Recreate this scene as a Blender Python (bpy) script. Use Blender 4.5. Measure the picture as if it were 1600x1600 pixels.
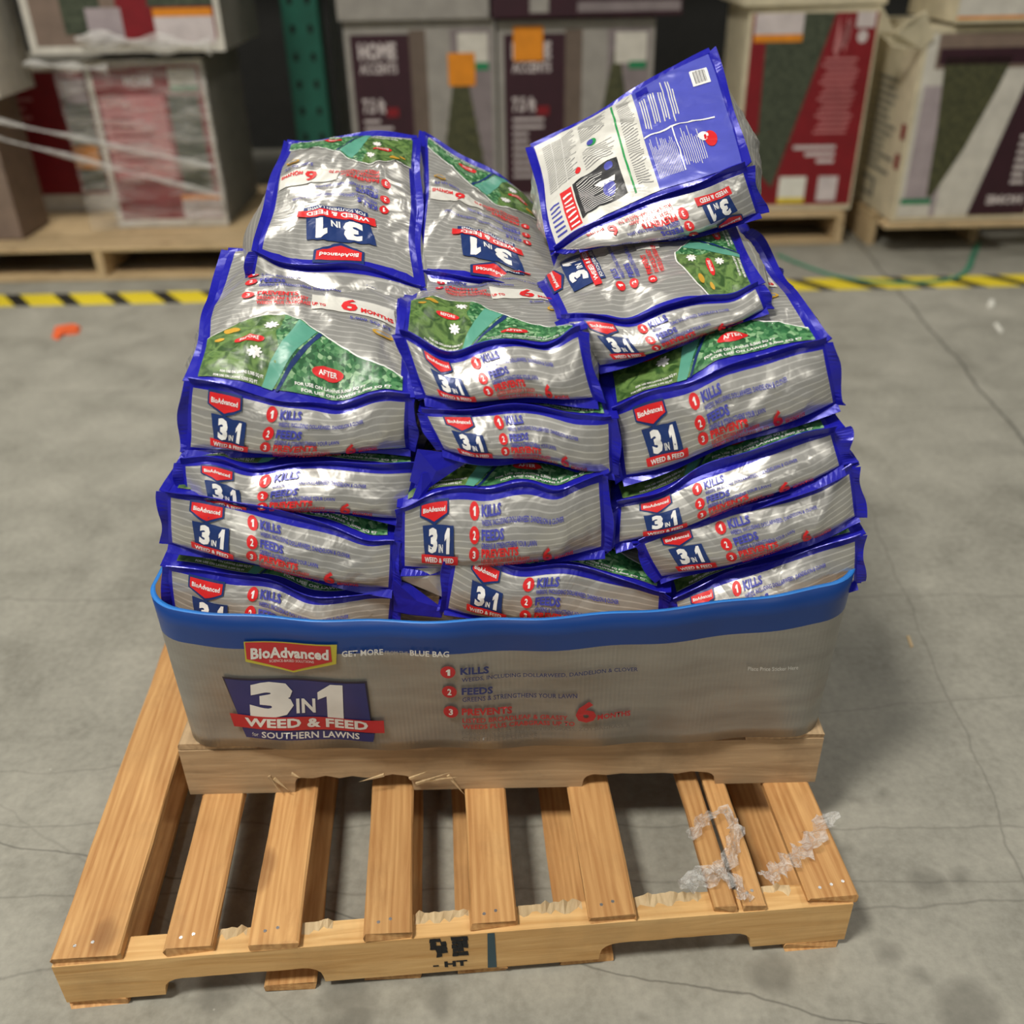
import bpy, bmesh, math, random
import numpy as np
from mathutils import Vector

# ---------------------------------------------------------------- scene, camera, light
for o in list(bpy.data.objects):
    bpy.data.objects.remove(o, do_unlink=True)
scene = bpy.context.scene
COL = scene.collection
PI = math.pi

CAM_H = 1.42
F_PX = 1500.0
TH = math.atan(920 / 1500)
ROLL = math.radians(1.15)
C0 = np.array([0, 0, CAM_H])
FW = np.array([0, math.cos(TH), -math.sin(TH)])
R0 = np.array([1.0, 0, 0]); U0 = np.cross(R0, FW)
RT_ = R0 * math.cos(ROLL) - U0 * math.sin(ROLL)
UP_ = U0 * math.cos(ROLL) + R0 * math.sin(ROLL)

cam_d = bpy.data.cameras.new('camera')
cam = bpy.data.objects.new('camera', cam_d); COL.objects.link(cam)
cam_d.sensor_width = 36; cam_d.lens = 36 * F_PX / 1600
from mathutils import Matrix
m3 = Matrix(((RT_[0], UP_[0], -FW[0]), (RT_[1], UP_[1], -FW[1]), (RT_[2], UP_[2], -FW[2])))
cam.matrix_world = Matrix.Translation(Vector(C0)) @ m3.to_4x4()
cam_d.dof.use_dof = True; cam_d.dof.focus_distance = 1.52; cam_d.dof.aperture_fstop = 1.9
cam_d.clip_start = 0.01
scene.camera = cam

world = bpy.data.worlds.new('world'); scene.world = world; world.use_nodes = True
bg = world.node_tree.nodes['Background']
bg.inputs[0].default_value = (0.93, 0.97, 1.0, 1); bg.inputs[1].default_value = 0.11

def lamp(loc, sx, sy, power, col=(1.0, 0.95, 0.86)):
    l = bpy.data.lights.new('ceiling_lamp', 'AREA'); l.shape = 'RECTANGLE'; l.size = sx; l.size_y = sy
    l.energy = power; l.color = col
    o = bpy.data.objects.new('ceiling_lamp', l); COL.objects.link(o); o.location = loc
    return o
# rows of high-bay lamps hung from the warehouse ceiling
for (x, y, p, sz) in ((-2.6, -0.9, 640, 1.2), (-2.6, 6.0, 140, 1.2), (4.4, -0.9, 140, 1.2), (4.4, 6.0, 140, 1.2), (-9.6, -0.9, 140, 1.2), (-9.6, 6.0, 140, 1.2), (-2.6, -7.8, 140, 1.2), (4.4, -7.8, 140, 1.2)):
    lamp((x, y, 7.0), sz, sz, p)

vs = scene.view_settings
vs.view_transform = 'Standard'; vs.look = 'None'; vs.gamma = 1; vs.use_curve_mapping = False
vs.exposure = -0.24

# ---------------------------------------------------------------- pixel helpers (frame 1600 x 1600)
def ray(px, py):
    return FW * F_PX + RT_ * (px - 800) + UP_ * (800 - py)
def at_y(px, py, y):
    d = ray(px, py); return C0 + d * ((y - C0[1]) / d[1])
def at_z(px, py, z):
    d = ray(px, py); return C0 + d * ((z - C0[2]) / d[2])

# ---------------------------------------------------------------- colour + material helpers
def srgb(r, g, b):
    def f(c):
        c /= 255.0
        return c / 12.92 if c <= 0.04045 else ((c + 0.055) / 1.055) ** 2.4
    return (f(r), f(g), f(b), 1)

class NT:
    def __init__(s, name):
        s.m = bpy.data.materials.new(name); s.m.use_nodes = True
        s.t = s.m.node_tree; s.n = s.t.nodes; s.l = s.t.links
        s.p = s.n['Principled BSDF']
    def add(s, typ, **kw):
        nd = s.n.new(typ)
        for k, v in kw.items():
            if k in ('inputs',):
                for a, b in v.items(): s.put(nd, a, b)
            else: setattr(nd, k, v)
        return nd
    def put(s, nd, key, val):
        if isinstance(val, bpy.types.NodeSocket): s.l.new(val, nd.inputs[key])
        else: nd.inputs[key].default_value = val
    def coord(s, kind='Object'):
        return s.add('ShaderNodeTexCoord').outputs[kind]
    def mapping(s, vec, scale=(1, 1, 1), loc=(0, 0, 0), rot=(0, 0, 0)):
        return s.add('ShaderNodeMapping', inputs={'Vector': vec, 'Scale': scale, 'Location': loc, 'Rotation': rot}).outputs[0]
    def noise(s, vec, scale, detail=4, rough=0.5, dist=0.0):
        return s.add('ShaderNodeTexNoise', inputs={'Vector': vec, 'Scale': scale, 'Detail': detail, 'Roughness': rough, 'Distortion': dist}).outputs[0]
    def voronoi(s, vec, scale, feature='F1', out='Distance'):
        return s.add('ShaderNodeTexVoronoi', feature=feature, inputs={'Vector': vec, 'Scale': scale}).outputs[out]
    def ramp(s, fac, stops):
        r = s.add('ShaderNodeValToRGB', inputs={'Fac': fac})
        e = r.color_ramp.elements
        while len(e) < len(stops): e.new(0.5)
        for i, (p, c) in enumerate(stops):
            e[i].position = p; e[i].color = c if len(c) == 4 else (*c, 1)
        return r.outputs[0]
    def math(s, op, a, b=0.0, c=None, clamp=False):
        nd = s.add('ShaderNodeMath', operation=op, use_clamp=clamp)
        s.put(nd, 0, a); s.put(nd, 1, b)
        if c is not None: s.put(nd, 2, c)
        return nd.outputs[0]
    def mix(s, fac, a, b, blend='MIX'):
        nd = s.add('ShaderNodeMix', data_type='RGBA', blend_type=blend)
        s.put(nd, 0, fac); s.put(nd, 6, a); s.put(nd, 7, b)
        return nd.outputs[2]
    def sep(s, vec):
        return s.add('ShaderNodeSeparateXYZ', inputs={0: vec}).outputs
    def bump(s, h, strength=0.3, dist=0.01):
        return s.add('ShaderNodeBump', inputs={'Height': h, 'Strength': strength, 'Distance': dist}).outputs[0]
    def set(s, **kw):
        names = dict(col='Base Color', rough='Roughness', metal='Metallic', normal='Normal', spec='Specular IOR Level', coat='Coat Weight', alpha='Alpha', trans='Transmission Weight', sheen='Sheen Weight')
        for k, v in kw.items(): s.put(s.p, names[k], v)
        return s.m

BW = lambda v: (v, v, v, 1)
MAT = {}
def plain(name, rgb, rough=0.5, metal=0.0, var=0.06, scale=14.0, spec=0.5):
    t = NT(name); co = t.coord()
    n = t.noise(co, scale, 4)
    c = srgb(*rgb)
    lo = tuple(max(0, x * (1 - var * 2)) for x in c[:3]) + (1,); hi = tuple(min(1, x * (1 + var * 2)) for x in c[:3]) + (1,)
    t.set(col=t.ramp(n, [(0.3, lo), (0.7, hi)]), rough=rough, metal=metal, spec=spec)
    MAT[name] = t.m; return t.m

def foil_normal(t, strength=0.35):
    co = t.coord()
    a = t.noise(co, 15, 3, 0.5, 0.9)
    b = t.voronoi(t.mapping(co, (1, 1.3, 1.6)), 10, 'DISTANCE_TO_EDGE')
    b2 = t.math('MINIMUM', b, 0.12)
    h = t.math('ADD', t.math('MULTIPLY', a, 0.9), t.math('MULTIPLY', b2, 1.2))
    return t.bump(h, strength, 0.012)

def mat_silver():
    t = NT('bag_silver_film')
    uv = t.sep(t.coord('UV'))
    w = t.math('FRACT', t.math('MULTIPLY', uv[1], 105.0))
    line = t.math('LESS_THAN', w, 0.22)
    c = t.mix(line, srgb(190, 189, 184), srgb(226, 225, 219))
    n = t.noise(t.coord(), 9, 3)
    c = t.mix(t.math('MULTIPLY', n, 0.35), c, srgb(160, 159, 154))
    MAT['silver'] = t.set(col=c, rough=0.3, metal=0.55, normal=foil_normal(t, 0.3))
def mat_film(key, name, rgb, rough=0.3, metal=0.15, strength=0.3):
    t = NT(name)
    n = t.noise(t.coord(), 30, 3)
    c = srgb(*rgb)
    c2 = tuple(min(1, x * 1.35 + 0.01) for x in c[:3]) + (1,)
    MAT[key] = t.set(col=t.mix(n, c, c2), rough=rough, metal=metal, normal=foil_normal(t, strength))
mat_silver()
mat_film('blue', 'bag_blue_seal_film', (22, 22, 158), 0.28, 0.12)
mat_film('bagwhite', 'bag_pale_back_film', (205, 204, 196), 0.38, 0.05, 0.3)
mat_film('backblue', 'bag_periwinkle_print', (74, 80, 178), 0.34, 0.05)
mat_film('p_white', 'white_print', (232, 230, 224), 0.4, 0.05)
mat_film('p_navy', 'navy_print', (22, 48, 104), 0.34, 0.1)
mat_film('p_red', 'red_print', (206, 30, 34), 0.36, 0.05)
mat_film('p_blue', 'blue_lettering', (62, 66, 158), 0.36, 0.05)
mat_film('p_gold', 'gold_print', (206, 160, 52), 0.34, 0.3)
mat_film('p_black', 'black_print', (26, 26, 30), 0.4, 0.0)
mat_film('p_grey', 'grey_lettering', (128, 128, 128), 0.4, 0.0)
mat_film('p_green', 'green_print', (20, 140, 70), 0.4, 0.0)
mat_film('p_teal', 'teal_roller_print', (84, 150, 130), 0.35, 0.0)

def mat_lawn():
    t = NT('lawn_picture_print'); uv = t.coord('UV')
    v = t.voronoi(uv, 150, 'F1', 'Color')
    g = t.sep(v)[0]
    c = t.ramp(g, [(0.0, srgb(28, 78, 44)), (0.45, srgb(52, 114, 68)), (0.8, srgb(92, 148, 96)), (1.0, srgb(158, 194, 150))])
    big = t.noise(uv, 14, 3)
    weeds = t.ramp(t.noise(uv, 45, 2, 0.5, 1.0), [(0.35, srgb(50, 82, 38)), (0.6, srgb(110, 142, 76)), (0.75, srgb(70, 106, 56))])
    side = t.math('LESS_THAN', t.math('ADD', t.sep(uv)[0], t.math('MULTIPLY', big, 0.05)), 0.165)
    c = t.mix(side, c, weeds)
    MAT['lawn'] = t.set(col=c, rough=0.36, normal=foil_normal(t, 0.3))
mat_lawn()

def mat_wood(key, name, c_lo, c_hi, rough=0.62, dirt=0.25):
    t = NT(name); ob = t.coord('Object')
    rnd = t.add('ShaderNodeObjectInfo').outputs['Random']
    off = t.add('ShaderNodeCombineXYZ', inputs={0: t.math('MULTIPLY', rnd, 17.0), 1: t.math('MULTIPLY', rnd, 31.0), 2: rnd}).outputs[0]
    va = t.add('ShaderNodeVectorMath', operation='ADD', inputs={0: ob, 1: off}).outputs[0]
    st = t.mapping(va, (26, 1.6, 26))
    g = t.noise(st, 2.2, 6, 0.62, 0.9)
    ring = t.add('ShaderNodeTexWave', wave_type='BANDS', bands_direction='X', inputs={'Vector': t.mapping(va, (1, 0.07, 1)), 'Scale': 26, 'Distortion': 9, 'Detail': 3, 'Detail Scale': 1.2}).outputs[1]
    c = t.ramp(t.math('ADD', t.math('MULTIPLY', g, 0.9), t.math('MULTIPLY', ring, 0.13)), [(0.25, srgb(*c_lo)), (0.75, srgb(*c_hi))])
    k = t.voronoi(t.mapping(va, (1, 0.6, 1)), 6.5)
    knot = t.ramp(k, [(0.0, BW(1)), (0.10, BW(0.7)), (0.16, BW(0))])
    c = t.mix(t.math('MULTIPLY', knot, 0.6), c, srgb(104, 62, 34))
    dn = t.ramp(t.noise(va, 7, 5, 0.65), [(0.5, BW(0)), (0.78, BW(1))])
    c = t.mix(t.math('MULTIPLY', dn, dirt), c, srgb(92, 76, 60))
    hs = t.add('ShaderNodeHueSaturation', inputs={'Value': t.math('ADD', 0.88, t.math('MULTIPLY', rnd, 0.22)), 'Color': c})
    MAT[key] = t.set(col=hs.outputs[0], rough=rough, spec=0.3, normal=t.bump(g, 0.25, 0.004))
mat_wood('wood', 'pine_board', (168, 116, 66), (216, 170, 112))
mat_wood('wood_y', 'fresh_pine_stringer', (196, 148, 88), (232, 192, 132))
mat_wood('wood_g', 'weathered_board', (156, 130, 98), (204, 176, 138), dirt=0.45)
mat_wood('wood_b', 'pale_pallet_board', (176, 150, 110), (214, 190, 150), dirt=0.3)
plain('nail', (205, 205, 205), 0.3, 0.9)
plain('card_brown', (150, 118, 84), 0.8)
plain('stamp', (24, 24, 26), 0.8)
plain('chalk_blue', (62, 84, 92), 0.8)
plain('rackgreen', (24, 92, 76), 0.45)
plain('dark', (10, 10, 10), 0.9)
plain('post_grey', (120, 124, 120), 0.5, 0.3)
plain('strap', (66, 142, 112), 0.5)
plain('orange', (232, 100, 46), 0.6)
plain('paper', (225, 224, 214), 0.8)

def mat_tray():
    t = NT('tray_silver_board'); ob = t.coord('Object'); xs = t.sep(ob)
    n = t.noise(t.mapping(ob, (2, 2, 9)), 3, 4)
    c = t.ramp(n, [(0.3, srgb(138, 135, 128)), (0.7, srgb(164, 161, 153))])
    scuff = t.ramp(t.noise(t.mapping(ob, (1, 1, 1)), 6, 5, 0.6), [(0.56, BW(0)), (0.72, BW(1))])
    c = t.mix(t.math('MULTIPLY', scuff, 0.3), c, srgb(150, 128, 108))
    flute = t.math('SINE', t.math('MULTIPLY', xs[0], 900.0))
    MAT['tray'] = t.set(col=c, rough=t.math('ADD', 0.33, t.math('MULTIPLY', n, 0.2)), metal=0.45, normal=t.bump(t.math('ADD', t.math('MULTIPLY', flute, 0.03), t.noise(ob, 5, 3)), 0.25, 0.01))
    t = NT('tray_blue_band'); ob = t.coord('Object')
    n = t.noise(ob, 5, 4)
    MAT['tray_blue'] = t.set(col=t.mix(n, srgb(14, 50, 112), srgb(24, 70, 146)), rough=0.35, normal=t.bump(n, 0.15, 0.01))
mat_tray()
plain('tray_rim_lit', (46, 128, 214), 0.4)  # lighter blue paints the light catching the top edge of the board
for k, nm, c in (('t_navy', 'tray_navy_ink', (40, 46, 104)), ('t_red', 'tray_red_ink', (186, 40, 48)), ('t_white', 'tray_white_ink', (222, 220, 214)),
                 ('t_text', 'tray_blue_ink', (32, 48, 108)), ('t_grey', 'tray_grey_ink', (120, 116, 110)), ('t_yel', 'tray_yellow_ink', (190, 178, 60)), ('t_pale', 'tray_pale_ink', (172, 168, 159)), ('t_dark', 'tray_shadow_ink', (36, 34, 52))):
    plain(k, c, 0.42); MAT[k] = MAT.pop(k)

# ---------------------------------------------------------------- object helpers
def tag(o, label=None, cat=None, group=None, kind=None):
    if label: o['label'] = label
    if cat: o['category'] = cat
    if group: o['group'] = group
    if kind: o['kind'] = kind
    return o
def empty(name, loc, rz=0.0):
    o = bpy.data.objects.new(name, None); COL.objects.link(o)
    o.location = Vector(loc); o.rotation_euler = (0, 0, rz); o.empty_display_size = 0.05
    return o
def mesh_obj(name, verts, faces, mats, parent=None, midx=None, smooth=False, uv=None):
    me = bpy.data.meshes.new(name)
    me.from_pydata([tuple(map(float, v)) for v in verts], [], faces)
    for m in (mats if isinstance(mats, (list, tuple)) else [mats]):
        me.materials.append(MAT[m] if isinstance(m, str) else m)
    if midx is not None: me.polygons.foreach_set('material_index', midx)
    if smooth: me.polygons.foreach_set('use_smooth', [True] * len(me.polygons))
    if uv is not None:
        lay = me.uv_layers.new(name='UVMap')
        vi = np.zeros(len(me.loops), dtype=np.int32); me.loops.foreach_get('vertex_index', vi)
        lay.data.foreach_set('uv', np.asarray(uv, dtype=np.float32)[vi].ravel())
    me.update()
    o = bpy.data.objects.new(name, me); COL.objects.link(o)
    if parent is not None: o.parent = parent
    return o
def bm_obj(name, bm, mats, parent=None, smooth=False):
    me = bpy.data.meshes.new(name); bm.to_mesh(me); bm.free()
    for m in (mats if isinstance(mats, (list, tuple)) else [mats]): me.materials.append(MAT[m] if isinstance(m, str) else m)
    if smooth: me.polygons.foreach_set('use_smooth', [True] * len(me.polygons))
    o = bpy.data.objects.new(name, me); COL.objects.link(o)
    if parent is not None: o.parent = parent
    return o
def box_bm(x0, x1, y0, y1, z0, z1, bevel=0.0, bm=None):
    own = bm is None
    bm = bm or bmesh.new()
    vs_ = [bm.verts.new((x, y, z)) for x in (x0, x1) for y in (y0, y1) for z in (z0, z1)]
    for f in ((0, 1, 3, 2), (4, 6, 7, 5), (0, 4, 5, 1), (2, 3, 7, 6), (0, 2, 6, 4), (1, 5, 7, 3)):
        bm.faces.new([vs_[i] for i in f])
    if bevel > 0 and own:
        bmesh.ops.bevel(bm, geom=bm.edges[:], offset=bevel, segments=2, affect='EDGES', profile=0.6)
    if own: bmesh.ops.recalc_face_normals(bm, faces=bm.faces[:])
    return bm

# ---------------------------------------------------------------- text to flat polygons
_tc = {}
def text_shape(s, bold=0.02, shear=0.0):
    key = (s, bold, shear)
    if s == '1':
        v = np.array([(0.36, 0.0), (1.0, 0.0), (1.0, 1.0), (0.52, 1.0), (0.0, 0.74), (0.0, 0.52), (0.36, 0.64)])
        return v, [tuple(range(7))], 0.5
    if key not in _tc:
        cu = bpy.data.curves.new('lettering', 'FONT'); cu.body = s; cu.dimensions = '2D'; cu.fill_mode = 'FRONT'
        cu.resolution_u = 2; cu.offset = bold; cu.shear = shear; cu.space_character = 1.0 + bold
        ob = bpy.data.objects.new('lettering', cu); COL.objects.link(ob)
        dg = bpy.context.evaluated_depsgraph_get()
        me = bpy.data.meshes.new_from_object(ob.evaluated_get(dg))
        v = np.array([(p.co.x, p.co.y) for p in me.vertices]).reshape(-1, 2)
        f = [tuple(p.vertices) for p in me.polygons]
        bpy.data.objects.remove(ob); bpy.data.curves.remove(cu); bpy.data.meshes.remove(me)
        v = v - v.min(0); ext = v.max(0)
        _tc[key] = (v / np.maximum(ext, 1e-6), f, ext[0] / ext[1])
    return _tc[key]
def T(s, x, y, h, mat, layer=2, w=None, bold=0.02, shear=0.0, right=False, skew=0.0):
    v, f, asp = text_shape(s, bold, shear)
    w = w or h * asp
    v = v * np.array([w, h]) + np.array([x - (w if right else 0), y])
    return (v, f, mat, layer)
def poly(pts, mat, layer=0):
    return (np.array(pts, float), [tuple(range(len(pts)))], mat, layer)
def ell(x, y, rx, ry, mat, layer=1, n=20, rot=0.0):
    a = np.linspace(0, 2 * PI, n, endpoint=False)
    px, py = rx * np.cos(a), ry * np.sin(a)
    c, s = math.cos(rot), math.sin(rot)
    return poly(np.stack([x + c * px - s * py, y + s * px + c * py], 1), mat, layer)
def rect(x0, y0, x1, y1, mat, layer=0):
    return poly([(x0, y0), (x1, y0), (x1, y1), (x0, y1)], mat, layer)

class Sheet:
    """flat print, cut along a nu x nv grid over [0,1]^2 so it can be laid on a gridded surface"""
    def __init__(s, shapes, W, H, nu, nv):
        s.mats = []; V = []; Fc = []; MI = []; LY = []; base = 0
        for (v, f, mat, layer) in shapes:
            if mat not in s.mats: s.mats.append(mat)
            bm = bmesh.new()
            bv = [bm.verts.new((p[0] / W * nu, p[1] / H * nv, 0)) for p in v]
            for q in f:
                try: bm.faces.new([bv[i] for i in q])
                except ValueError: pass
            for ax, no in ((0, (1, 0, 0)), (1, (0, 1, 0))):
                lo = min(p.co[ax] for p in bm.verts); hi = max(p.co[ax] for p in bm.verts)
                for k in range(math.floor(lo) + 1, math.ceil(hi)):
                    co = [0, 0, 0]; co[ax] = k
                    bmesh.ops.bisect_plane(bm, geom=bm.verts[:] + bm.edges[:] + bm.faces[:], plane_co=co, plane_no=no, dist=1e-5)
            bm.verts.index_update()
            for p in bm.verts: V.append((p.co.x / nu, p.co.y / nv)); LY.append(layer)
            for q in bm.faces:
                Fc.append(tuple(base + w.index for w in q.verts)); MI.append(s.mats.index(mat))
            base += len(bm.verts); bm.free()
        s.V = np.clip(np.array(V), 0.0, 1.0); s.F = Fc; s.MI = MI; s.LY = np.array(LY, float); s.W = W; s.H = H
    def lay(s, name, surf, parent, xf=None, step=0.0005, base=0.0014):
        u, v = s.V[:, 0], s.V[:, 1]
        if xf: u, v = xf(u, v)
        P, N = surf(u, v)
        P = P + N * (base + step * s.LY)[:, None]
        sc = 0.01
        return mesh_obj(name, P, s.F, s.mats, parent, s.MI, smooth=True, uv=np.stack([s.V[:, 0] * s.W * sc, s.V[:, 1] * s.H * sc], 1))

def grid_surf(G):
    """G (nu+1, nv+1, 3): returns surf(u, v) -> positions, normals (bilinear)"""
    du = np.gradient(G, axis=0); dv = np.gradient(G, axis=1)
    N = np.cross(du, dv); N /= np.maximum(np.linalg.norm(N, axis=2, keepdims=True), 1e-9)
    nu, nv = G.shape[0] - 1, G.shape[1] - 1
    def surf(u, v):
        x = np.clip(u, 0, 1) * nu; y = np.clip(v, 0, 1) * nv
        i = np.minimum(x.astype(int), nu - 1); j = np.minimum(y.astype(int), nv - 1)
        a = (x - i)[:, None]; b = (y - j)[:, None]
        def L(A): return A[i, j] * (1 - a) * (1 - b) + A[i + 1, j] * a * (1 - b) + A[i, j + 1] * (1 - a) * b + A[i + 1, j + 1] * a * b
        n = L(N); n /= np.linalg.norm(n, axis=1, keepdims=True)
        return L(G), n
    return surf

# ---------------------------------------------------------------- print sheets of the bags
NU, NV, NW = 48, 60, 14      # cells across, along, up a bag
def shield(x, y, w, h, red, white, navy, layer=1, name='BioAdvanced'):
    o = 0.06 * w
    return [poly([(x - w / 2 - o, y + h / 2 + o), (x - w / 2 - o, y - h * 0.12), (x, y - h / 2 - o * 1.4), (x + w / 2 + o, y - h * 0.12), (x + w / 2 + o, y + h / 2 + o)], navy, layer),
            poly([(x - w / 2, y + h / 2), (x - w / 2, y - h * 0.06), (x, y - h / 2), (x + w / 2, y - h * 0.06), (x + w / 2, y + h / 2)], red, layer + 1),
            T(name, x - w * 0.43, y + h * 0.02, h * 0.27, white, layer + 2, w=w * 0.86, bold=0.025)]
def badge(x0, y0, x1, y1, navy, red, white, layer=1, sub=True):
    w, h = x1 - x0, y1 - y0
    r = [poly([(x0, y1), (x0 + w * 0.10, y0 + h * 0.12), (x1, y0 + h * 0.12), (x1 - w * 0.04, y1 - h * 0.02)], navy, layer),
         T('3', x0 + w * 0.20, y0 + h * 0.33, h * 0.60, white, layer + 1, w=w * 0.28, bold=0.06),
         T('IN', x0 + w * 0.52, y0 + h * 0.36, h * 0.20, white, layer + 1, w=w * 0.13, bold=0.03),
         T('1', x0 + w * 0.70, y0 + h * 0.33, h * 0.60, white, layer + 1, w=w * 0.15, bold=0.06),
         poly([(x0 - w * 0.02, y0 + h * 0.30), (x0 - w * 0.0, y0 + h * 0.06), (x1 + w * 0.12, y0 + h * 0.03), (x1 + w * 0.12, y0 + h * 0.27)], red, layer + 2),
         T('WEED & FEED', x0 + w * 0.09, y0 + h * 0.09, h * 0.14, white, layer + 3, w=w * 0.9, bold=0.03)]
    if sub:
        r += [rect(x0 + w * 0.1, y0 - h * 0.12, x1 + w * 0.04, y0 + h * 0.08, navy, layer),
              T('FOR SOUTHERN LAWNS', x0 + w * 0.14, y0 - h * 0.08, h * 0.10, white, layer + 1, w=w * 0.84, bold=0.02)]
    return r
def dot(x, y, r, n, red='p_red', white='p_white', layer=1, ry=None):
    ry = ry or r
    return [ell(x, y, r, ry, red, layer), T(n, x - r * 0.28, y - ry * 0.5, ry, white, layer + 1, w=r * 0.56, bold=0.03)]

def front_shapes():
    s = shield(6.6, 8.1, 5.0, 2.2, 'p_red', 'p_white', 'p_navy')
    s += badge(4.4, 1.5, 10.6, 6.7, 'p_navy', 'p_red', 'p_white', sub=False)
    s += dot(14.4, 8.2, 0.95, '1', ry=1.0) + dot(14.4, 5.6, 0.95, '2', ry=1.0) + dot(14.4, 3.3, 0.95, '3', ry=1.0)
    s += [T('KILLS', 15.8, 7.7, 1.25, 'p_blue', bold=0.045), T('WEEDS, INCLUDING DOLLARWEED, DANDELION & CLOVER', 15.8, 6.65, 0.72, 'p_blue', w=15.5, bold=0.02),
          T('FEEDS', 15.8, 5.1, 1.25, 'p_blue', bold=0.045), T('GREENS & STRENGTHENS YOUR LAWN', 15.8, 4.1, 0.72, 'p_blue', w=10.6, bold=0.02),
          T('PREVENTS', 15.8, 2.9, 1.2, 'p_red', bold=0.045), T('LISTED BROADLEAF & GRASSY', 15.8, 2.05, 0.66, 'p_red', w=9.2, bold=0.02),
          T('WEEDS PLUS CRABGRASS UP TO', 15.8, 1.2, 0.64, 'p_red', w=10.8, bold=0.02),
          T('6', 27.4, 1.2, 2.6, 'p_red', w=1.8, bold=0.03), T('MONTHS', 29.6, 1.2, 0.8, 'p_red', w=3.4, bold=0.03)]
    return s
SH_FRONT = Sheet(front_shapes(), 39, 10, NU, NW)

def lawn_top(x):      # upper outline of the lawn picture (36 wide)
    return float(np.interp(x, [0, 5, 9, 12, 15, 18, 22, 27, 32, 36], [12.0, 14.6, 16.2, 17.4, 17.0, 14.6, 11.4, 8.4, 6.2, 4.0]))
def top_shapes():
    s = []
    n = 36
    xs = np.linspace(1.2, 34.8, n)
    for a, b in zip(xs[:-1], xs[1:]):
        s.append(poly([(a, 1.5), (b, 1.5), (b, lawn_top(b) + 0.35), (a, lawn_top(a) + 0.35)], 'p_white', 0))
        s.append(poly([(a, 1.5), (b, 1.5), (b, lawn_top(b)), (a, lawn_top(a))], 'lawn', 1))
    s += [poly([(11.6, 1.4), (13.2, 1.2), (20.4, 12.4), (17.0, 14.8)], 'p_teal', 2), poly([(13.6, 1.2), (14.1, 1.2), (21.4, 11.6), (20.7, 12.2)], 'p_navy', 2)]
    s += [ell(9.0, 9.6, 2.6, 0.9, 'p_red', 3), T('BEFORE', 7.4, 9.25, 0.75, 'p_white', 4, w=3.2), ell(22.5, 5.2, 2.6, 1.0, 'p_red', 3), T('AFTER', 21.0, 4.8, 0.8, 'p_white', 4, w=3.0)]
    for (x, y, r) in ((12.2, 13.6, 1.2), (10.4, 6.8, 1.1)):
        for k in range(8): s.append(ell(x + r * 0.6 * math.cos(k * PI / 4), y + r * 0.6 * math.sin(k * PI / 4), r * 0.55, r * 0.26, 'p_white', 3, 8, k * PI / 4))
    s += [ell(5.6, 13.0, 1.4, 0.7, 'p_gold', 3), ell(3.6, 11.0, 0.9, 0.5, 'p_gold', 3)]
    for k, (x0, x1, y) in enumerate(((17, 29, 2.6), (18, 33, 1.7), (5, 12, 2.6), (4, 11, 1.6))):
        s.append(T('FOR USE ON LAWNS 5,000 SQ FT', x0, y, 0.6, 'p_white', 3, w=x1 - x0, bold=0.03))
    s += [T('5,000 SQ FT', 26.0, 17.8, 1.1, 'p_blue', w=7.0), ell(31.4, 15.6, 1.7, 0.9, 'p_gold', 2), ell(31.4, 15.6, 1.2, 0.55, 'silver', 3)]
    s += dot(7.4, 24.8, 1.1, '3') + dot(7.4, 29.4, 1.1, '2') + dot(7.4, 32.8, 1.1, '1')
    s += [poly([(19, 20.2), (34, 20.2), (34, 25.6), (19, 25.6)], 'bagwhite', 0)]
    s += [T('PREVENTS', 9.0, 24.3, 1.3, 'p_red', w=7.6, bold=0.04), T('BROADLEAF & GRASSY', 9.0, 22.7, 1.1, 'p_red', w=9.4, bold=0.03), T('WEEDS PLUS CRABGRASS UP TO', 9.0, 21.2, 1.1, 'p_red', w=12.6, bold=0.03),
          T('6', 24.4, 20.8, 4.2, 'p_red', w=3.0, bold=0.03), T('MONTHS', 28.0, 20.9, 1.3, 'p_red', w=5.6, bold=0.04),
          T('FEEDS', 9.0, 28.8, 1.4, 'p_blue', bold=0.04), T('GREENS & STRENGTHENS YOUR LAWN', 9.0, 27.4, 0.95, 'p_blue', w=15, bold=0.02),
          T('KILLS', 9.0, 32.2, 1.4, 'p_blue', bold=0.04), T('WEEDS, INCLUDING DOLLARWEED, DANDELION & CLOVER', 9.0, 30.9, 0.95, 'p_blue', w=21, bold=0.02)]
    s += badge(9.5, 36.2, 26.0, 44.2, 'p_navy', 'p_red', 'p_white')
    s += shield(18, 46.8, 10, 3.4, 'p_red', 'p_white', 'p_navy')
    return s
SH_TOP = Sheet(top_shapes(), 36, 50, NU, NV)

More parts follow.
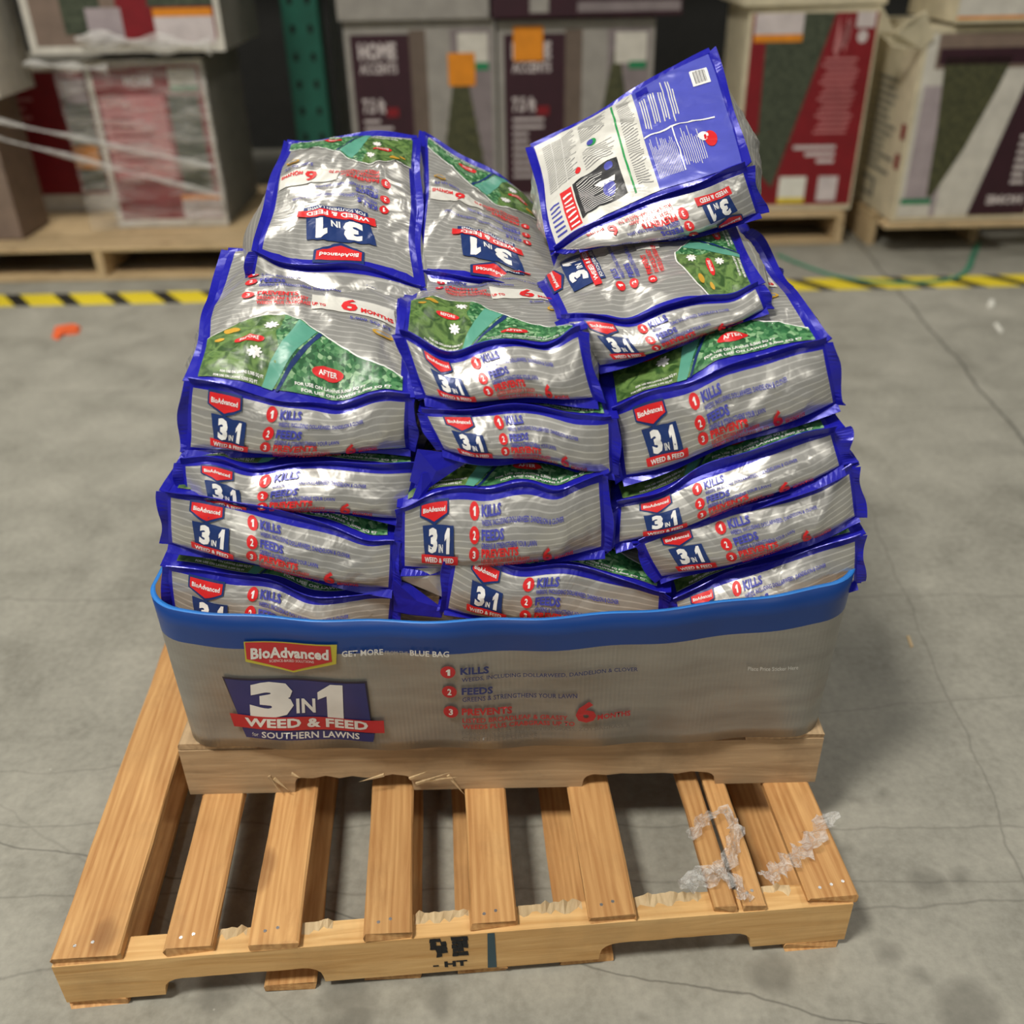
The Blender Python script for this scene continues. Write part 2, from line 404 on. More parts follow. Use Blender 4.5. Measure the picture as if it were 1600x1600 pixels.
def back_shapes():      # back of a bag: u along its length 50, v across 36
    s = [rect(0.8, 0.8, 28.5, 35.2, 'bagwhite', 0), rect(28.5, 0.8, 49.2, 35.2, 'backblue', 0)]
    rnd = random.Random(5)
    s += [rect(9, 3.0, 21, 13.6, 'p_black', 1), rect(5.4, 2.0, 8.6, 13.0, 'p_red', 1), ell(18.6, 12.0, 1.1, 1.2, 'p_blue', 2), ell(17.2, 6.4, 1.6, 1.9, 'p_blue', 2), poly([(14, 9.5), (19.5, 8.8), (19, 7.4), (15.5, 8.0)], 'p_white', 2)]
    for k in range(18):
        y = 3.6 + k * 0.52
        s.append(rect(10.0, y, 10.0 + rnd.uniform(3.0, 9.5), y + 0.14, 'p_white', 2))
    for k in range(7):
        y = 2.6 + k * 1.4
        s.append(rect(5.9, y, 8.2, y + 0.5, 'p_white', 2)); s.append(rect(1.8, y, 4.6, y + 0.55, 'p_blue', 1))
    s += [rect(22.6, 2.0, 23.1, 33.5, 'p_green', 1), ell(16.0, 22.5, 1.3, 1.4, 'p_green', 2), ell(15.6, 22.7, 0.9, 1.2, 'p_blue', 3), ell(11.2, 16.4, 0.8, 0.8, 'p_red', 2)]
    for x0, x1, y0, y1 in ((2.5, 12, 15.8, 33), (13.2, 21.6, 25.0, 34), (13.2, 21.6, 15, 20.4), (24, 27.8, 3, 33)):
        y = y0
        while y < y1:
            s.append(rect(x0, y, x0 + (x1 - x0) * rnd.uniform(0.75, 1.0), y + 0.22, 'p_grey', 1)); y += 0.75
    for x in (5.0, 8.0): s.append(rect(x, 15, x + 0.14, 33, 'p_white', 2))
    s += [rect(29.4, 27.5, 32.5, 33.6, 'blue', 1), rect(28.6, 14.4, 46.0, 14.8, 'p_white', 2), rect(35.6, 3, 35.9, 14.4, 'p_white', 2)]
    for x0 in (29.6, 32.0, 34.4, 36.8):
        for k in range(3): s.append(rect(x0 + k * 0.6, rnd.uniform(15.5, 18.0), x0 + k * 0.6 + 0.28, rnd.uniform(26, 33.0) if x0 > 33 else 26.8, 'bagwhite', 1))
    for k in range(16):
        s.append(rect(36.4 + k * 0.5, 3.4 + rnd.uniform(0, 1.0), 36.4 + k * 0.5 + 0.16, rnd.uniform(9, 13.6), 'bagwhite', 1)) if k < 11 else None
        s.append(rect(29.4 + k * 0.38, 3.0, 29.4 + k * 0.38 + 0.13, rnd.uniform(9, 13.6), 'bagwhite', 1))
    s += [rect(43.2, 25.0, 47.6, 30.0, 'p_white', 2)]
    for k in range(12): s.append(rect(44.0 + k * 0.25, 25.6, 44.0 + k * 0.25 + (0.08 if k % 3 else 0.15), 29.4, 'p_black', 3))
    s += [ell(43.6, 8.6, 1.5, 2.0, 'p_red', 2), ell(42.0, 9.6, 1.3, 1.4, 'p_white', 2)]
    return s
SH_BACK = Sheet(back_shapes(), 50, 36, NU, NV)

# ---------------------------------------------------------------- bag builder
def wobble(P, seed, amp, freq):
    r = np.random.default_rng(seed); out = np.zeros_like(P)
    for k in range(6):
        d = r.normal(size=3); d /= np.linalg.norm(d)
        a = r.normal(size=3); a /= np.linalg.norm(a)
        out += a * np.sin(P @ d * freq * r.uniform(0.6, 1.5) + r.uniform(0, 6.28))[:, None]
    return out * amp / 2.4
def crease(P, seed):
    r = np.random.default_rng(seed + 77); out = np.zeros(len(P))
    for k in range(9):
        d = r.normal(size=3); d /= np.linalg.norm(d)
        f = r.uniform(45, 130)
        warp = 0.5 * np.sin(P @ r.normal(size=3) * 18 + r.uniform(0, 6))
        ph = P @ d * f + warp + r.uniform(0, 6)
        msk = np.clip(np.sin(P @ r.normal(size=3) * 14 + r.uniform(0, 6)), 0, 1)
        out += (1 - np.abs(np.sin(ph))) ** 2.5 * msk * 60 / f
    return out - 0.5

def tri(c, a, b, k):
    a, b, k = a[:, None], b[:, None], k[:, None]
    return ((c[0, 0, 0] * (1 - a) + c[1, 0, 0] * a) * (1 - b) * (1 - k) + (c[0, 1, 0] * (1 - a) + c[1, 1, 0] * a) * b * (1 - k)
            + (c[0, 0, 1] * (1 - a) + c[1, 0, 1] * a) * (1 - b) * k + (c[0, 1, 1] * (1 - a) + c[1, 1, 1] * a) * b * k)

def make_bag(label, c, seed, bulge=0.022, bottom=0.35, side=0.031, dips=(), group=None, fin=0.011, wob=0.007, crs=0.0035,
             front=None, top=None, back=None, front_sheet=True, body_mats=None, right_sheet=False):
    """c: corners [left/right][front/back][bottom/top] in world space"""
    org = c.mean(axis=(0, 1, 2)); org[2] = c[:, :, 0, 2].min()
    root = empty('lawn_feed_bag', org)
    tag(root, label, 'bag', group or 'silver and blue lawn feed bags stacked in the tray')
    cc = c - org
    ux = (cc[1] - cc[0]).mean(axis=(0, 1)); ux /= np.linalg.norm(ux)
    uy = (cc[:, 1] - cc[:, 0]).mean(axis=(0, 1)); uy /= np.linalg.norm(uy)
    uz = (cc[:, :, 1] - cc[:, :, 0]).mean(axis=(0, 1)); uz /= np.linalg.norm(uz)
    rg = np.random.default_rng(seed + 900)
    dips = list(dips)
    for _ in range(2):
        dips.append((rg.uniform(0.12, 0.88), 0.0, rg.uniform(0.09, 0.2), 0.16, rg.uniform(-0.016, 0.007), rg.uniform(-0.008, 0.006)))
    for a0 in (0.0, 1.0):
        dips.append((a0, 0.0, 0.1, 0.12, rg.uniform(-0.014, 0.01), rg.uniform(-0.006, 0.01)))
        dips.append((a0, rg.uniform(0.3, 0.8), 0.12, 0.16, rg.uniform(-0.018, 0.004), 0.0))
    def body(a, b, k):
        P = tri(cc, a, b, k)
        A, B, K = 2 * a - 1, 2 * b - 1, 2 * k - 1
        ea, eb, ek = np.maximum(1 - A * A, 0) ** 0.75, np.maximum(1 - B * B, 0) ** 0.75, np.maximum(np.sin(PI * np.clip(k, 0, 1) ** 0.68), 0) ** 0.85
        hz = bulge * K * np.where(K < 0, bottom, 1.0)
        P = P + uz * (hz * ea * eb)[:, None] + uy * (side * B * ea * ek)[:, None] + ux * (side * A * eb * ek)[:, None]
        for (a0, b0, ra, rb, dz, dy) in dips:
            w = np.exp(-((a - a0) / ra) ** 2 - ((b - b0) / rb) ** 2) * k
            P = P + (w * dz)[:, None] * uz + (w * dy)[:, None] * uy
        return P + wobble(P, seed, wob, 34)
    def face(nu, nv, fn, out):
        u, v = np.meshgrid(np.linspace(0, 1, nu + 1), np.linspace(0, 1, nv + 1), indexing='ij')
        u, v = u.ravel(), v.ravel()
        P = body(*fn(u, v))
        win = np.minimum(1, 9 * np.minimum(np.minimum(u, 1 - u), np.minimum(v, 1 - v) * nv / nu * 1.2 + 0.0))
        P = P + out * (crease(P, seed) * crs * win)[:, None]
        return P.reshape(nu + 1, nv + 1, 3)
    one = lambda u: np.ones_like(u); zer = lambda u: np.zeros_like(u)
    G = {'top': face(NU, NV, lambda u, v: (u, v, one(u)), uz),
         'bottom': face(12, 14, lambda u, v: (1 - u, v, zer(u)), -uz),
         'front': face(NU, NW, lambda u, v: (u, zer(u), v), -uy),
         'back': face(16, 8, lambda u, v: (1 - u, one(u), v), uy),
         'left': face(NV, NW, lambda u, v: (zer(u), 1 - u, v), -ux),
         'right': face(NV, NW, lambda u, v: (one(u), u, v), ux)}
    V, F, MI, UV = [], [], [], []; base = 0
    mats = body_mats or ['silver', 'blue', 'bagwhite', 'backblue']
    for nm, g in G.items():
        nu, nv = g.shape[0] - 1, g.shape[1] - 1
        V.append(g.reshape(-1, 3))
        lu = np.linalg.norm(g[-1, nv // 2] - g[0, nv // 2]); lv = np.linalg.norm(g[nu // 2, -1] - g[nu // 2, 0])
        uu, vv = np.meshgrid(np.linspace(0, lu, nu + 1), np.linspace(0, lv, nv + 1), indexing='ij')
        UV.append(np.stack([uu.ravel(), vv.ravel()], 1))
        for i in range(nu):
            for j in range(nv):
                a = base + i * (nv + 1) + j
                F.append((a, a + nv + 1, a + nv + 2, a + 1))
                edge = False
                if nm in ('top',): edge = i < 2 or i >= nu - 2 or j < 2
                if nm in ('front', 'left', 'right', 'back'): edge = j < 1 or j >= nv - 1 or i < 1 or i >= nu - 1
                MI.append(1 if edge else 0)
        base += (nu + 1) * (nv + 1)
    mesh_obj('bag_body', np.concatenate(V), F, mats, root, MI, smooth=True, uv=np.concatenate(UV))
    # blue sealed seams that stand out along the edges
    rng = np.random.default_rng(seed + 5)
    SV, SF = [], []; sb = 0
    def seam(fn, d, w, n=40):
        nonlocal sb
        t = np.linspace(0, 1, n + 1)
        E = body(*fn(t)); d = d / np.linalg.norm(d)
        tang = np.gradient(E, axis=0); tang /= np.linalg.norm(tang, axis=1, keepdims=True)
        nn = np.cross(tang, d); nn /= np.linalg.norm(nn, axis=1, keepdims=True)
        ph = rng.uniform(0, 6, 3)
        ww = w * (1 + 0.3 * np.sin(t * 6 + ph[0]))
        side_ = 0.3 * w * (np.sin(t * 7 + ph[1]) + 0.4 * np.sin(t * 15 + ph[2]))
        a0 = E - d * 0.003
        tip = E + d * ww[:, None] + nn * side_[:, None]
        for q in (a0 + nn * 0.0012, tip + nn * 0.0007, tip - nn * 0.0007, a0 - nn * 0.0012): SV.append(q)
        m = n + 1
        for i in range(n):
            for r_ in range(4):
                s0, s1 = sb + r_ * m, sb + ((r_ + 1) % 4) * m
                SF.append((s0 + i, s0 + i + 1, s1 + i + 1, s1 + i))
        SF.append((sb, sb + m, sb + 2 * m, sb + 3 * m)); SF.append((sb + n, sb + m + n, sb + 2 * m + n, sb + 3 * m + n))
        sb += 4 * m
    f = lambda t, x: np.full_like(t, x)
    seam(lambda t: (t, f(t, 0), f(t, 1)), 0.75 * uz - 0.55 * uy, fin * 0.95)
    seam(lambda t: (t, f(t, 0), f(t, 0)), -0.6 * uz - 0.7 * uy, fin * 0.9)
    seam(lambda t: (f(t, 0), f(t, 0), t), -0.9 * ux - 0.35 * uy, fin, 16)
    seam(lambda t: (f(t, 1), f(t, 0), t), 0.9 * ux - 0.35 * uy, fin, 16)
    for k_, zz in ((1, 0.25), (0, -0.25)):
        seam(lambda t: (f(t, 0), t, f(t, k_)), -ux + zz * uz, fin * 0.8)
        seam(lambda t: (f(t, 1), t, f(t, k_)), ux + zz * uz, fin * 0.8)
    seam(lambda t: (t, f(t, 1), f(t, 1)), uy + 0.3 * uz, fin * 0.8, 20)
    seam(lambda t: (t, f(t, 1), f(t, 0)), uy - 0.3 * uz, fin * 0.8, 20)
    so = mesh_obj('sealed_seam', np.concatenate(SV), SF, ['blue'], root, smooth=False)
    so['label'] = 'blue sealed seams along the bag edges'
    if front_sheet: SH_FRONT.lay('end_panel_print', grid_surf(G['front']), root, front)
    if top == 'back': SH_BACK.lay('back_panel_print', grid_surf(G['top']), root)
    elif top is not None: SH_TOP.lay('face_print', grid_surf(G['top']), root, top)
    if right_sheet: SH_FRONT.lay('side_panel_print', grid_surf(G['right']), root)
    return root, G

FWD = lambda u, v: (u, v)
TURN = lambda u, v: (1 - u, 1 - v)
QUART = lambda u, v: (1 - v, u)         # sheet foot to the right
def corners(ftl, ftr, fbr, fbl, length=0.44, dx=0.0, dzl=0.0, dzr=0.0, back=None, hb=None):
    c = np.zeros((2, 2, 2, 3))
    c[0, 0, 1] = at_y(*ftl); c[1, 0, 1] = at_y(*ftr); c[1, 0, 0] = at_y(*fbr); c[0, 0, 0] = at_y(*fbl)
    if back is not None:
        c[0, 1, 1] = back[0]; c[1, 1, 1] = back[1]
        h0 = c[0, 0, 1] - c[0, 0, 0]; h1 = c[1, 0, 1] - c[1, 0, 0]
        c[0, 1, 0] = back[0] - np.array([0, 0, hb or np.linalg.norm(h0)]); c[1, 1, 0] = back[1] - np.array([0, 0, hb or np.linalg.norm(h1)])
    else:
        for i, dz in ((0, dzl), (1, dzr)):
            for k in (0, 1): c[i, 1, k] = c[i, 0, k] + np.array([dx, length, dz])
    return c

# ================================================================= STRUCTURE
def build_floor():
    t = NT('concrete_floor'); co = t.coord('Object'); s = t.sep(co)
    n1 = t.noise(co, 0.8, 6, 0.6); n2 = t.noise(co, 5, 6, 0.62, 0.4); n3 = t.noise(co, 60, 4, 0.6)
    f = t.math('ADD', t.math('ADD', t.math('MULTIPLY', n1, 0.32), t.math('MULTIPLY', n2, 0.42)), t.math('MULTIPLY', n3, 0.26))
    c = t.ramp(f, [(0.34, srgb(120, 118, 108)), (0.5, srgb(150, 148, 137)), (0.66, srgb(172, 169, 157))])
    # darker worn smudges with shapes of their own
    sm = t.ramp(t.noise(t.mapping(co, (1, 1.8, 1)), 3.1, 5, 0.6, 0.6), [(0.60, BW(0)), (0.74, BW(1))])
    c = t.mix(t.math('MULTIPLY', sm, 0.3), c, srgb(96, 94, 88))
    # drip stains
    dist = t.add('ShaderNodeVectorMath', operation='MULTIPLY_ADD', inputs={0: t.add('ShaderNodeTexNoise', inputs={'Vector': co, 'Scale': 14, 'Detail': 2}).outputs[1], 1: (0.05, 0.05, 0), 2: co}).outputs[0]
    tot = None
    for (px, py, r) in ((1345, 1252, 16), (1382, 1245, 18), (1208, 1520, 38), (1510, 1570, 46), (1438, 1532, 20), (1390, 1490, 26), (690, 1562, 30), (547, 1550, 42), (550, 1598, 40), (565, 1640, 40), (1010, 1600, 16), (340, 1560, 34), (1450, 1375, 30), (1500, 1370, 22), (1540, 1160, 9), (1520, 920, 8), (230, 600, 12)):
        w = at_z(px, py, 0); rad = r * np.linalg.norm(w - C0) / F_PX
        d = t.add('ShaderNodeVectorMath', operation='DISTANCE', inputs={0: dist, 1: (w[0] + 0.025, w[1] + 0.025, 0)}).outputs['Value']
        m = t.math('SMOOTH_MIN', t.math('MAXIMUM', t.math('MULTIPLY', t.math('SUBTRACT', rad, d), 40.0), 0.0), 1.0, 0.2)
        tot = m if tot is None else t.math('MAXIMUM', tot, m)
    c = t.mix(t.math('MULTIPLY', tot, 0.5, clamp=True), c, srgb(92, 90, 82))
    # cracks and saw joints
    dl = t.add('ShaderNodeVectorMath', operation='MULTIPLY_ADD', inputs={0: t.add('ShaderNodeTexNoise', inputs={'Vector': co, 'Scale': 5, 'Detail': 5}).outputs[1], 1: (0.06, 0.06, 0), 2: co}).outputs[0]
    sd = t.sep(dl); lt = None
    for (p, q, wd, st) in (((1400, 450), (1600, 690), 0.010, 0.75), ((0, 937), (1600, 930), 0.006, 0.3), ((0, 610), (1600, 640), 0.006, 0.22), ((0, 1290), (1600, 1295), 0.004, 0.3), ((1090, 1540), (1380, 1600), 0.003, 0.6), ((1300, 1380), (1600, 1375), 0.004, 0.3), ((1490, 1110), (1600, 1370), 0.004, 0.35), ((0, 1210), (260, 1190), 0.004, 0.25), ((1270, 1430), (1600, 1405), 0.004, 0.35), ((60, 1300), (330, 1500), 0.004, 0.2)):
        a, b = at_z(*p, 0), at_z(*q, 0); e = b - a; L = np.linalg.norm(e); nx, ny = -e[1] / L, e[0] / L
        off = nx * (a[0] + 0.03) + ny * (a[1] + 0.03)
        dd = t.math('ABSOLUTE', t.math('SUBTRACT', t.math('ADD', t.math('MULTIPLY', sd[0], nx), t.math('MULTIPLY', sd[1], ny)), off))
        m = t.math('MULTIPLY', t.math('SUBTRACT', 1.0, t.math('DIVIDE', dd, wd), clamp=True), st)
        lt = m if lt is None else t.math('MAXIMUM', lt, m)
    c = t.mix(lt, c, srgb(72, 70, 64))
    sp = t.ramp(t.voronoi(co, 9), [(0.0, BW(1)), (0.018, BW(1)), (0.03, BW(0))])
    c = t.mix(t.math('MULTIPLY', sp, 0.5), c, srgb(196, 194, 184))
    MAT['floor'] = t.set(col=c, rough=t.ramp(n2, [(0.3, BW(0.45)), (0.7, BW(0.62))]), spec=0.35, normal=t.bump(t.math('ADD', n2, t.math('MULTIPLY', n3, 0.4)), 0.08, 0.01))
    o = bm_obj('floor', box_bm(-14, 14, -10, 12, -0.1, 0), 'floor'); tag(o, kind='structure')
build_floor()
plain('wall_shade_grey', (40, 40, 38), 0.9)  # wall coloured dark to stand for the shade inside the racks
tag(bm_obj('wall_back', box_bm(-14, 14, 7.6, 7.8, 0, 6), 'wall_shade_grey'), kind='structure')

# ================================================================= LOWER PALLET
def board(name, parent, x0, x1, y0, y1, z0, z1, mat, seed=0, chip=0.004, n=10):
    """rough sawn board with its own origin; grain runs along local Y (the long axis)"""
    r = random.Random(seed)
    cx, cy = (x0 + x1) / 2, (y0 + y1) / 2
    alongx = (x1 - x0) > (y1 - y0)
    L = (x1 - x0) if alongx else (y1 - y0); W = (y1 - y0) if alongx else (x1 - x0); Tt = z1 - z0
    bm = bmesh.new(); rows = []
    for i in range(n + 1):
        y = -L / 2 + L * i / n
        e = r.uniform(-chip, chip) if i in (0, n) else 0
        j = lambda k=0.35: r.uniform(-chip, chip) * k
        row = [(-W / 2 + j(), 0.003), (-W / 2 + 0.003, 0), (W / 2 - 0.003, 0), (W / 2 + j(), 0.003), (W / 2 + j(), Tt - 0.003), (W / 2 - 0.003, Tt), (-W / 2 + 0.003, Tt), (-W / 2 + j(), Tt - 0.003)]
        rows.append([bm.verts.new((x, y + e + (j(1.0) if i in (0, n) else 0), z)) for x, z in row])
    for a, b in zip(rows[:-1], rows[1:]):
        for k in range(8): bm.faces.new((a[k], a[(k + 1) % 8], b[(k + 1) % 8], b[k]))
    bm.faces.new(rows[0][::-1]); bm.faces.new(rows[-1])
    bmesh.ops.recalc_face_normals(bm, faces=bm.faces[:])
    o = bm_obj(name, bm, mat, parent)
    o.location = (cx, cy, z0)
    if alongx: o.rotation_euler = (0, 0, -PI / 2)
    return o
def stringer(name, parent, x0, x1, y0, y1, z0, z1, notches, mat, rough=0.0, seed=1):
    """notched stringer running along x; modelled along local Y so the grain follows it"""
    r = random.Random(seed)
    pts = [(x0, z1), (x0, z0)]
    for (a, b, h, rad) in notches:
        pts.append((a, z0)); pts.append((a + 0.002, z0 + h * 0.4))
        for k in range(5):
            t = k / 4 * PI / 2; pts.append((a + rad * (1 - math.cos(t)) + 0.002, z0 + h * 0.4 + h * 0.6 * math.sin(t)))
        m = 8
        for k in range(1, m): pts.append((a + rad + (b - a - 2 * rad) * k / m, z0 + h + r.uniform(-1, 1) * rough))
        for k in range(5):
            t = (4 - k) / 4 * PI / 2; pts.append((b - rad * (1 - math.cos(t)) - 0.002, z0 + h * 0.4 + h * 0.6 * math.sin(t)))
        pts.append((b, z0))
    pts += [(x1, z0), (x1, z1)]
    cx = (x0 + x1) / 2
    bm = bmesh.new()
    A = [bm.verts.new((-(y0 - y0), x - cx, z - z0)) for x, z in pts]
    B = [bm.verts.new((-(y1 - y0), x - cx, z - z0)) for x, z in pts]
    n = len(pts)
    bm.faces.new(A); bm.faces.new(B[::-1])
    for k in range(n): bm.faces.new((A[k], B[k], B[(k + 1) % n], A[(k + 1) % n]))
    bmesh.ops.recalc_face_normals(bm, faces=bm.faces[:])
    bmesh.ops.triangulate(bm, faces=[f for f in bm.faces if len(f.verts) > 4])
    o = bm_obj(name, bm, mat, parent)
    o.location = (cx, y0, z0); o.rotation_euler = (0, 0, -PI / 2)
    return o
def nail(parent, x, y, z):
    bm = bmesh.new()
    bmesh.ops.create_cone(bm, cap_ends=True, segments=10, radius1=0.0032, radius2=0.0026, depth=0.002)
    o = bm_obj('nail', bm, 'nail', parent); o.location = (x, y, z - 0.0004)
    return o

LP_A = math.radians(3.79); LPX, LPY = -0.700, 0.872
def lp_local(px, py, z):
    w = at_z(px, py, z); dx, dy = w[0] - LPX, w[1] - LPY
    return dx * math.cos(LP_A) + dy * math.sin(LP_A), -dx * math.sin(LP_A) + dy * math.cos(LP_A)
def lower_pallet():
    root = empty('wooden_pallet', (LPX, LPY, 0), LP_A)
    tag(root, 'larger bare orange pine pallet lying on the floor under the loaded one', 'pallet')
    W, D = 1.224, 1.016
    nt = [(0.150, 0.395, 0.038, 0.03), (0.825, 1.07, 0.038, 0.03)]
    fs = stringer('stringer', root, 0, W, 0, 0.042, 0.016, 0.105, nt, 'wood_y', 0.001, 3)
    stringer('stringer', root, 0, W, 0.487, 0.527, 0.016, 0.105, nt, 'wood_y', 0.001, 4)
    stringer('stringer', root, 0, W, D - 0.042, D, 0.016, 0.105, nt, 'wood_y', 0.001, 5)
    i = 0
    for (a, b, py, ov) in ((80, 186, 1492, 0.0), (256, 331, 1482, 0.0), (389, 466, 1468, 0.0), (568, 643, 1458, 0.0), (735, 809, 1441, 0.0), (919, 994, 1424, 0.0), (1115, 1152, 1413, 0.0), (1160, 1197, 1408, 0.0), (1262, 1343, 1400, 0.0)):
        x0, x1 = lp_local(a, py, 0.121)[0], lp_local(b, py, 0.121)[0]
        i += 1
        o = board('deck_board', root, x0, x1, 0.004, D, 0.105, 0.121, 'wood', 10 + i, 0.004)
        if i != 7:
            for k in range(2 + (i == 9)): nail(o, (-0.2 + 0.25 * k) * (x1 - x0), -D / 2 + 0.02 + 0.004 * k, 0.016)
    for (a, b) in ((0.0, 0.092), (0.30, 0.38), (0.455, 0.545), (0.60, 0.68), (0.765, 0.85), (1.125, 1.215)):
        i += 1
        board('bottom_board', root, a, b, 0.002, D, 0.0, 0.016, 'wood', 40 + i, 0.004)
    rt_ = random.Random(12)
    for (a, b) in ((342, 388), (470, 520), (648, 733), (812, 914), (1000, 1108), (1204, 1256)):
        x0, x1 = lp_local(a, 1445, 0.105)[0], lp_local(b, 1445, 0.105)[0]
        n = max(5, int((x1 - x0) / 0.007)); V, F = [], []
        for k in range(n + 1):
            x = x0 + (x1 - x0) * k / n; h = (0.002 + 0.009 * rt_.random() ** 2) * (1 if 0 < k < n else 0.2); d = 0.008 + 0.014 * rt_.random()
            V += [(x, 0.042 - d, 0.1049), (x, 0.0415, 0.105 + h), (x, 0.0425 + rt_.random() * 0.003, 0.098)]
        for k in range(n):
            for r_ in range(3):
                F.append((3 * k + r_, 3 * k + (r_ + 1) % 3, 3 * k + 3 + (r_ + 1) % 3, 3 * k + 3 + r_))
        F += [(0, 1, 2), (3 * n + 2, 3 * n + 1, 3 * n)]
        mesh_obj('torn_fibres', V, F, ['wood_b'], root)
    # heat-treatment stamp and chalk stripe on the front stringer: flat print
    def on_front(px, py):
        w = at_y(px, py, LPY + 0.042); d = lp_local(px, py, 0.06)
        # intersect the front plane of the stringer
        dr = ray(px, py); nrm = np.array([-math.sin(LP_A), math.cos(LP_A), 0])
        tt = (np.array([LPX, LPY, 0]) - C0) @ nrm / (dr @ nrm); w = C0 + dr * tt
        return ((w[0] - LPX) * math.cos(LP_A) + (w[1] - LPY) * math.sin(LP_A), w[2])
    V, Fc = [], []
    r = random.Random(2)
    def quad(x0, z0, x1, z1):
        b = len(V); j = lambda: r.uniform(-0.0012, 0.0012)
        V.extend([(x0 + j(), -0.0008, z0 + j()), (x1 + j(), -0.0008, z0 + j()), (x1 + j(), -0.0008, z1 + j()), (x0 + j(), -0.0008, z1 + j())]); Fc.append((b, b + 1, b + 2, b + 3))
    (xa, zb), (xb, zt) = on_front(674, 1496), on_front(730, 1462)
    nx, nz = 7, 5
    for ix in range(nx):
        for iz in range(nz):
            if r.random() < 0.78 and ix != 3:
                dx, dz = (xb - xa) / nx, (zt - zb) / nz
                quad(xa + ix * dx, zb + iz * dz, xa + (ix + 1.05) * dx, zb + (iz + 1.0) * dz)
    tv, tf, _ = text_shape('- HT', 0.05)
    (tx, tz), (tx2, tz2) = on_front(677, 1512), on_front(730, 1499)
    b = len(V)
    for p in tv: V.append((tx + p[0] * (tx2 - tx), -0.0008, tz + p[1] * (tz2 - tz)))
    Fc.extend([tuple(b + k for k in q) for q in tf])
    o = mesh_obj('heat_stamp', V, Fc, ['stamp'], root); o['label'] = 'smudged black treatment stamp reading HT'
    (sx, sz), (sx2, sz2) = on_front(762, 1508), on_front(777, 1443)
    o = mesh_obj('chalk_stripe', [(sx, -0.0007, 0.018), (sx + 0.014, -0.0007, 0.018), (sx + 0.013, -0.0007, 0.1045), (sx + 0.002, -0.0007, 0.1045)], [(0, 1, 2, 3)], ['chalk_blue'], root)
    o['label'] = 'faded blue chalk stripe'
    return root
lower_pallet()

# ================================================================= UPPER PALLET
UPX0, UPX1, UPY = -0.577, 0.524, 1.188
def upper_pallet():
    root = empty('wooden_pallet', (UPX0, UPY, 0.121))
    tag(root, 'weathered brown pallet with splintered notches carrying the printed tray', 'pallet')
    W, D = UPX1 - UPX0, 0.92
    n1 = [(0.185, 0.395, 0.036, 0.012), (0.690, 0.925, 0.030, 0.02)]
    stringer('stringer', root, 0, W, 0, 0.045, 0.0, 0.105, n1, 'wood_g', 0.004, 8)
    stringer('stringer', root, 0, W, D / 2 - 0.02, D / 2 + 0.02, 0.0, 0.105, n1, 'wood_g', 0.002, 9)
    stringer('stringer', root, 0, W, D - 0.045, D, 0.0, 0.105, n1, 'wood_g', 0.002, 10)
    xs = [0.0, 0.16, 0.32, 0.48, 0.64, 0.80, W - 0.135]
    for k, x in enumerate(xs):
        board('deck_board', root, x, x + (0.135 if k in (0, 6) else 0.09), 0.001, D, 0.105, 0.119, 'wood_g', 70 + k, 0.002)
    # long splinters hanging at the torn notch
    r = random.Random(4)
    for (px, py, qx, qy) in ((600, 1212, 560, 1222), (640, 1218, 668, 1205), (650, 1226, 706, 1206), (700, 1213, 727, 1243), (660, 1222, 716, 1214), (420, 1214, 440, 1240), (428, 1218, 452, 1236), (455, 1210, 470, 1216)):
        a, b = at_y(px, py, UPY - 0.008), at_y(qx, qy, UPY - 0.012)
        a, b = a - np.array([UPX0, UPY, 0.121]), b - np.array([UPX0, UPY, 0.121])
        d = b - a; n = np.array([-d[2], 0, d[0]]); n = n / np.linalg.norm(n) * 0.0025; y = np.array([0, 0.004, 0])
        vv = [a - n, a + n, a + n + y, a - n + y, b]
        mesh_obj('splinter', vv, [(0, 1, 4), (1, 2, 4), (2, 3, 4), (3, 0, 4), (3, 2, 1, 0)], ['wood_b'], root)
upper_pallet()

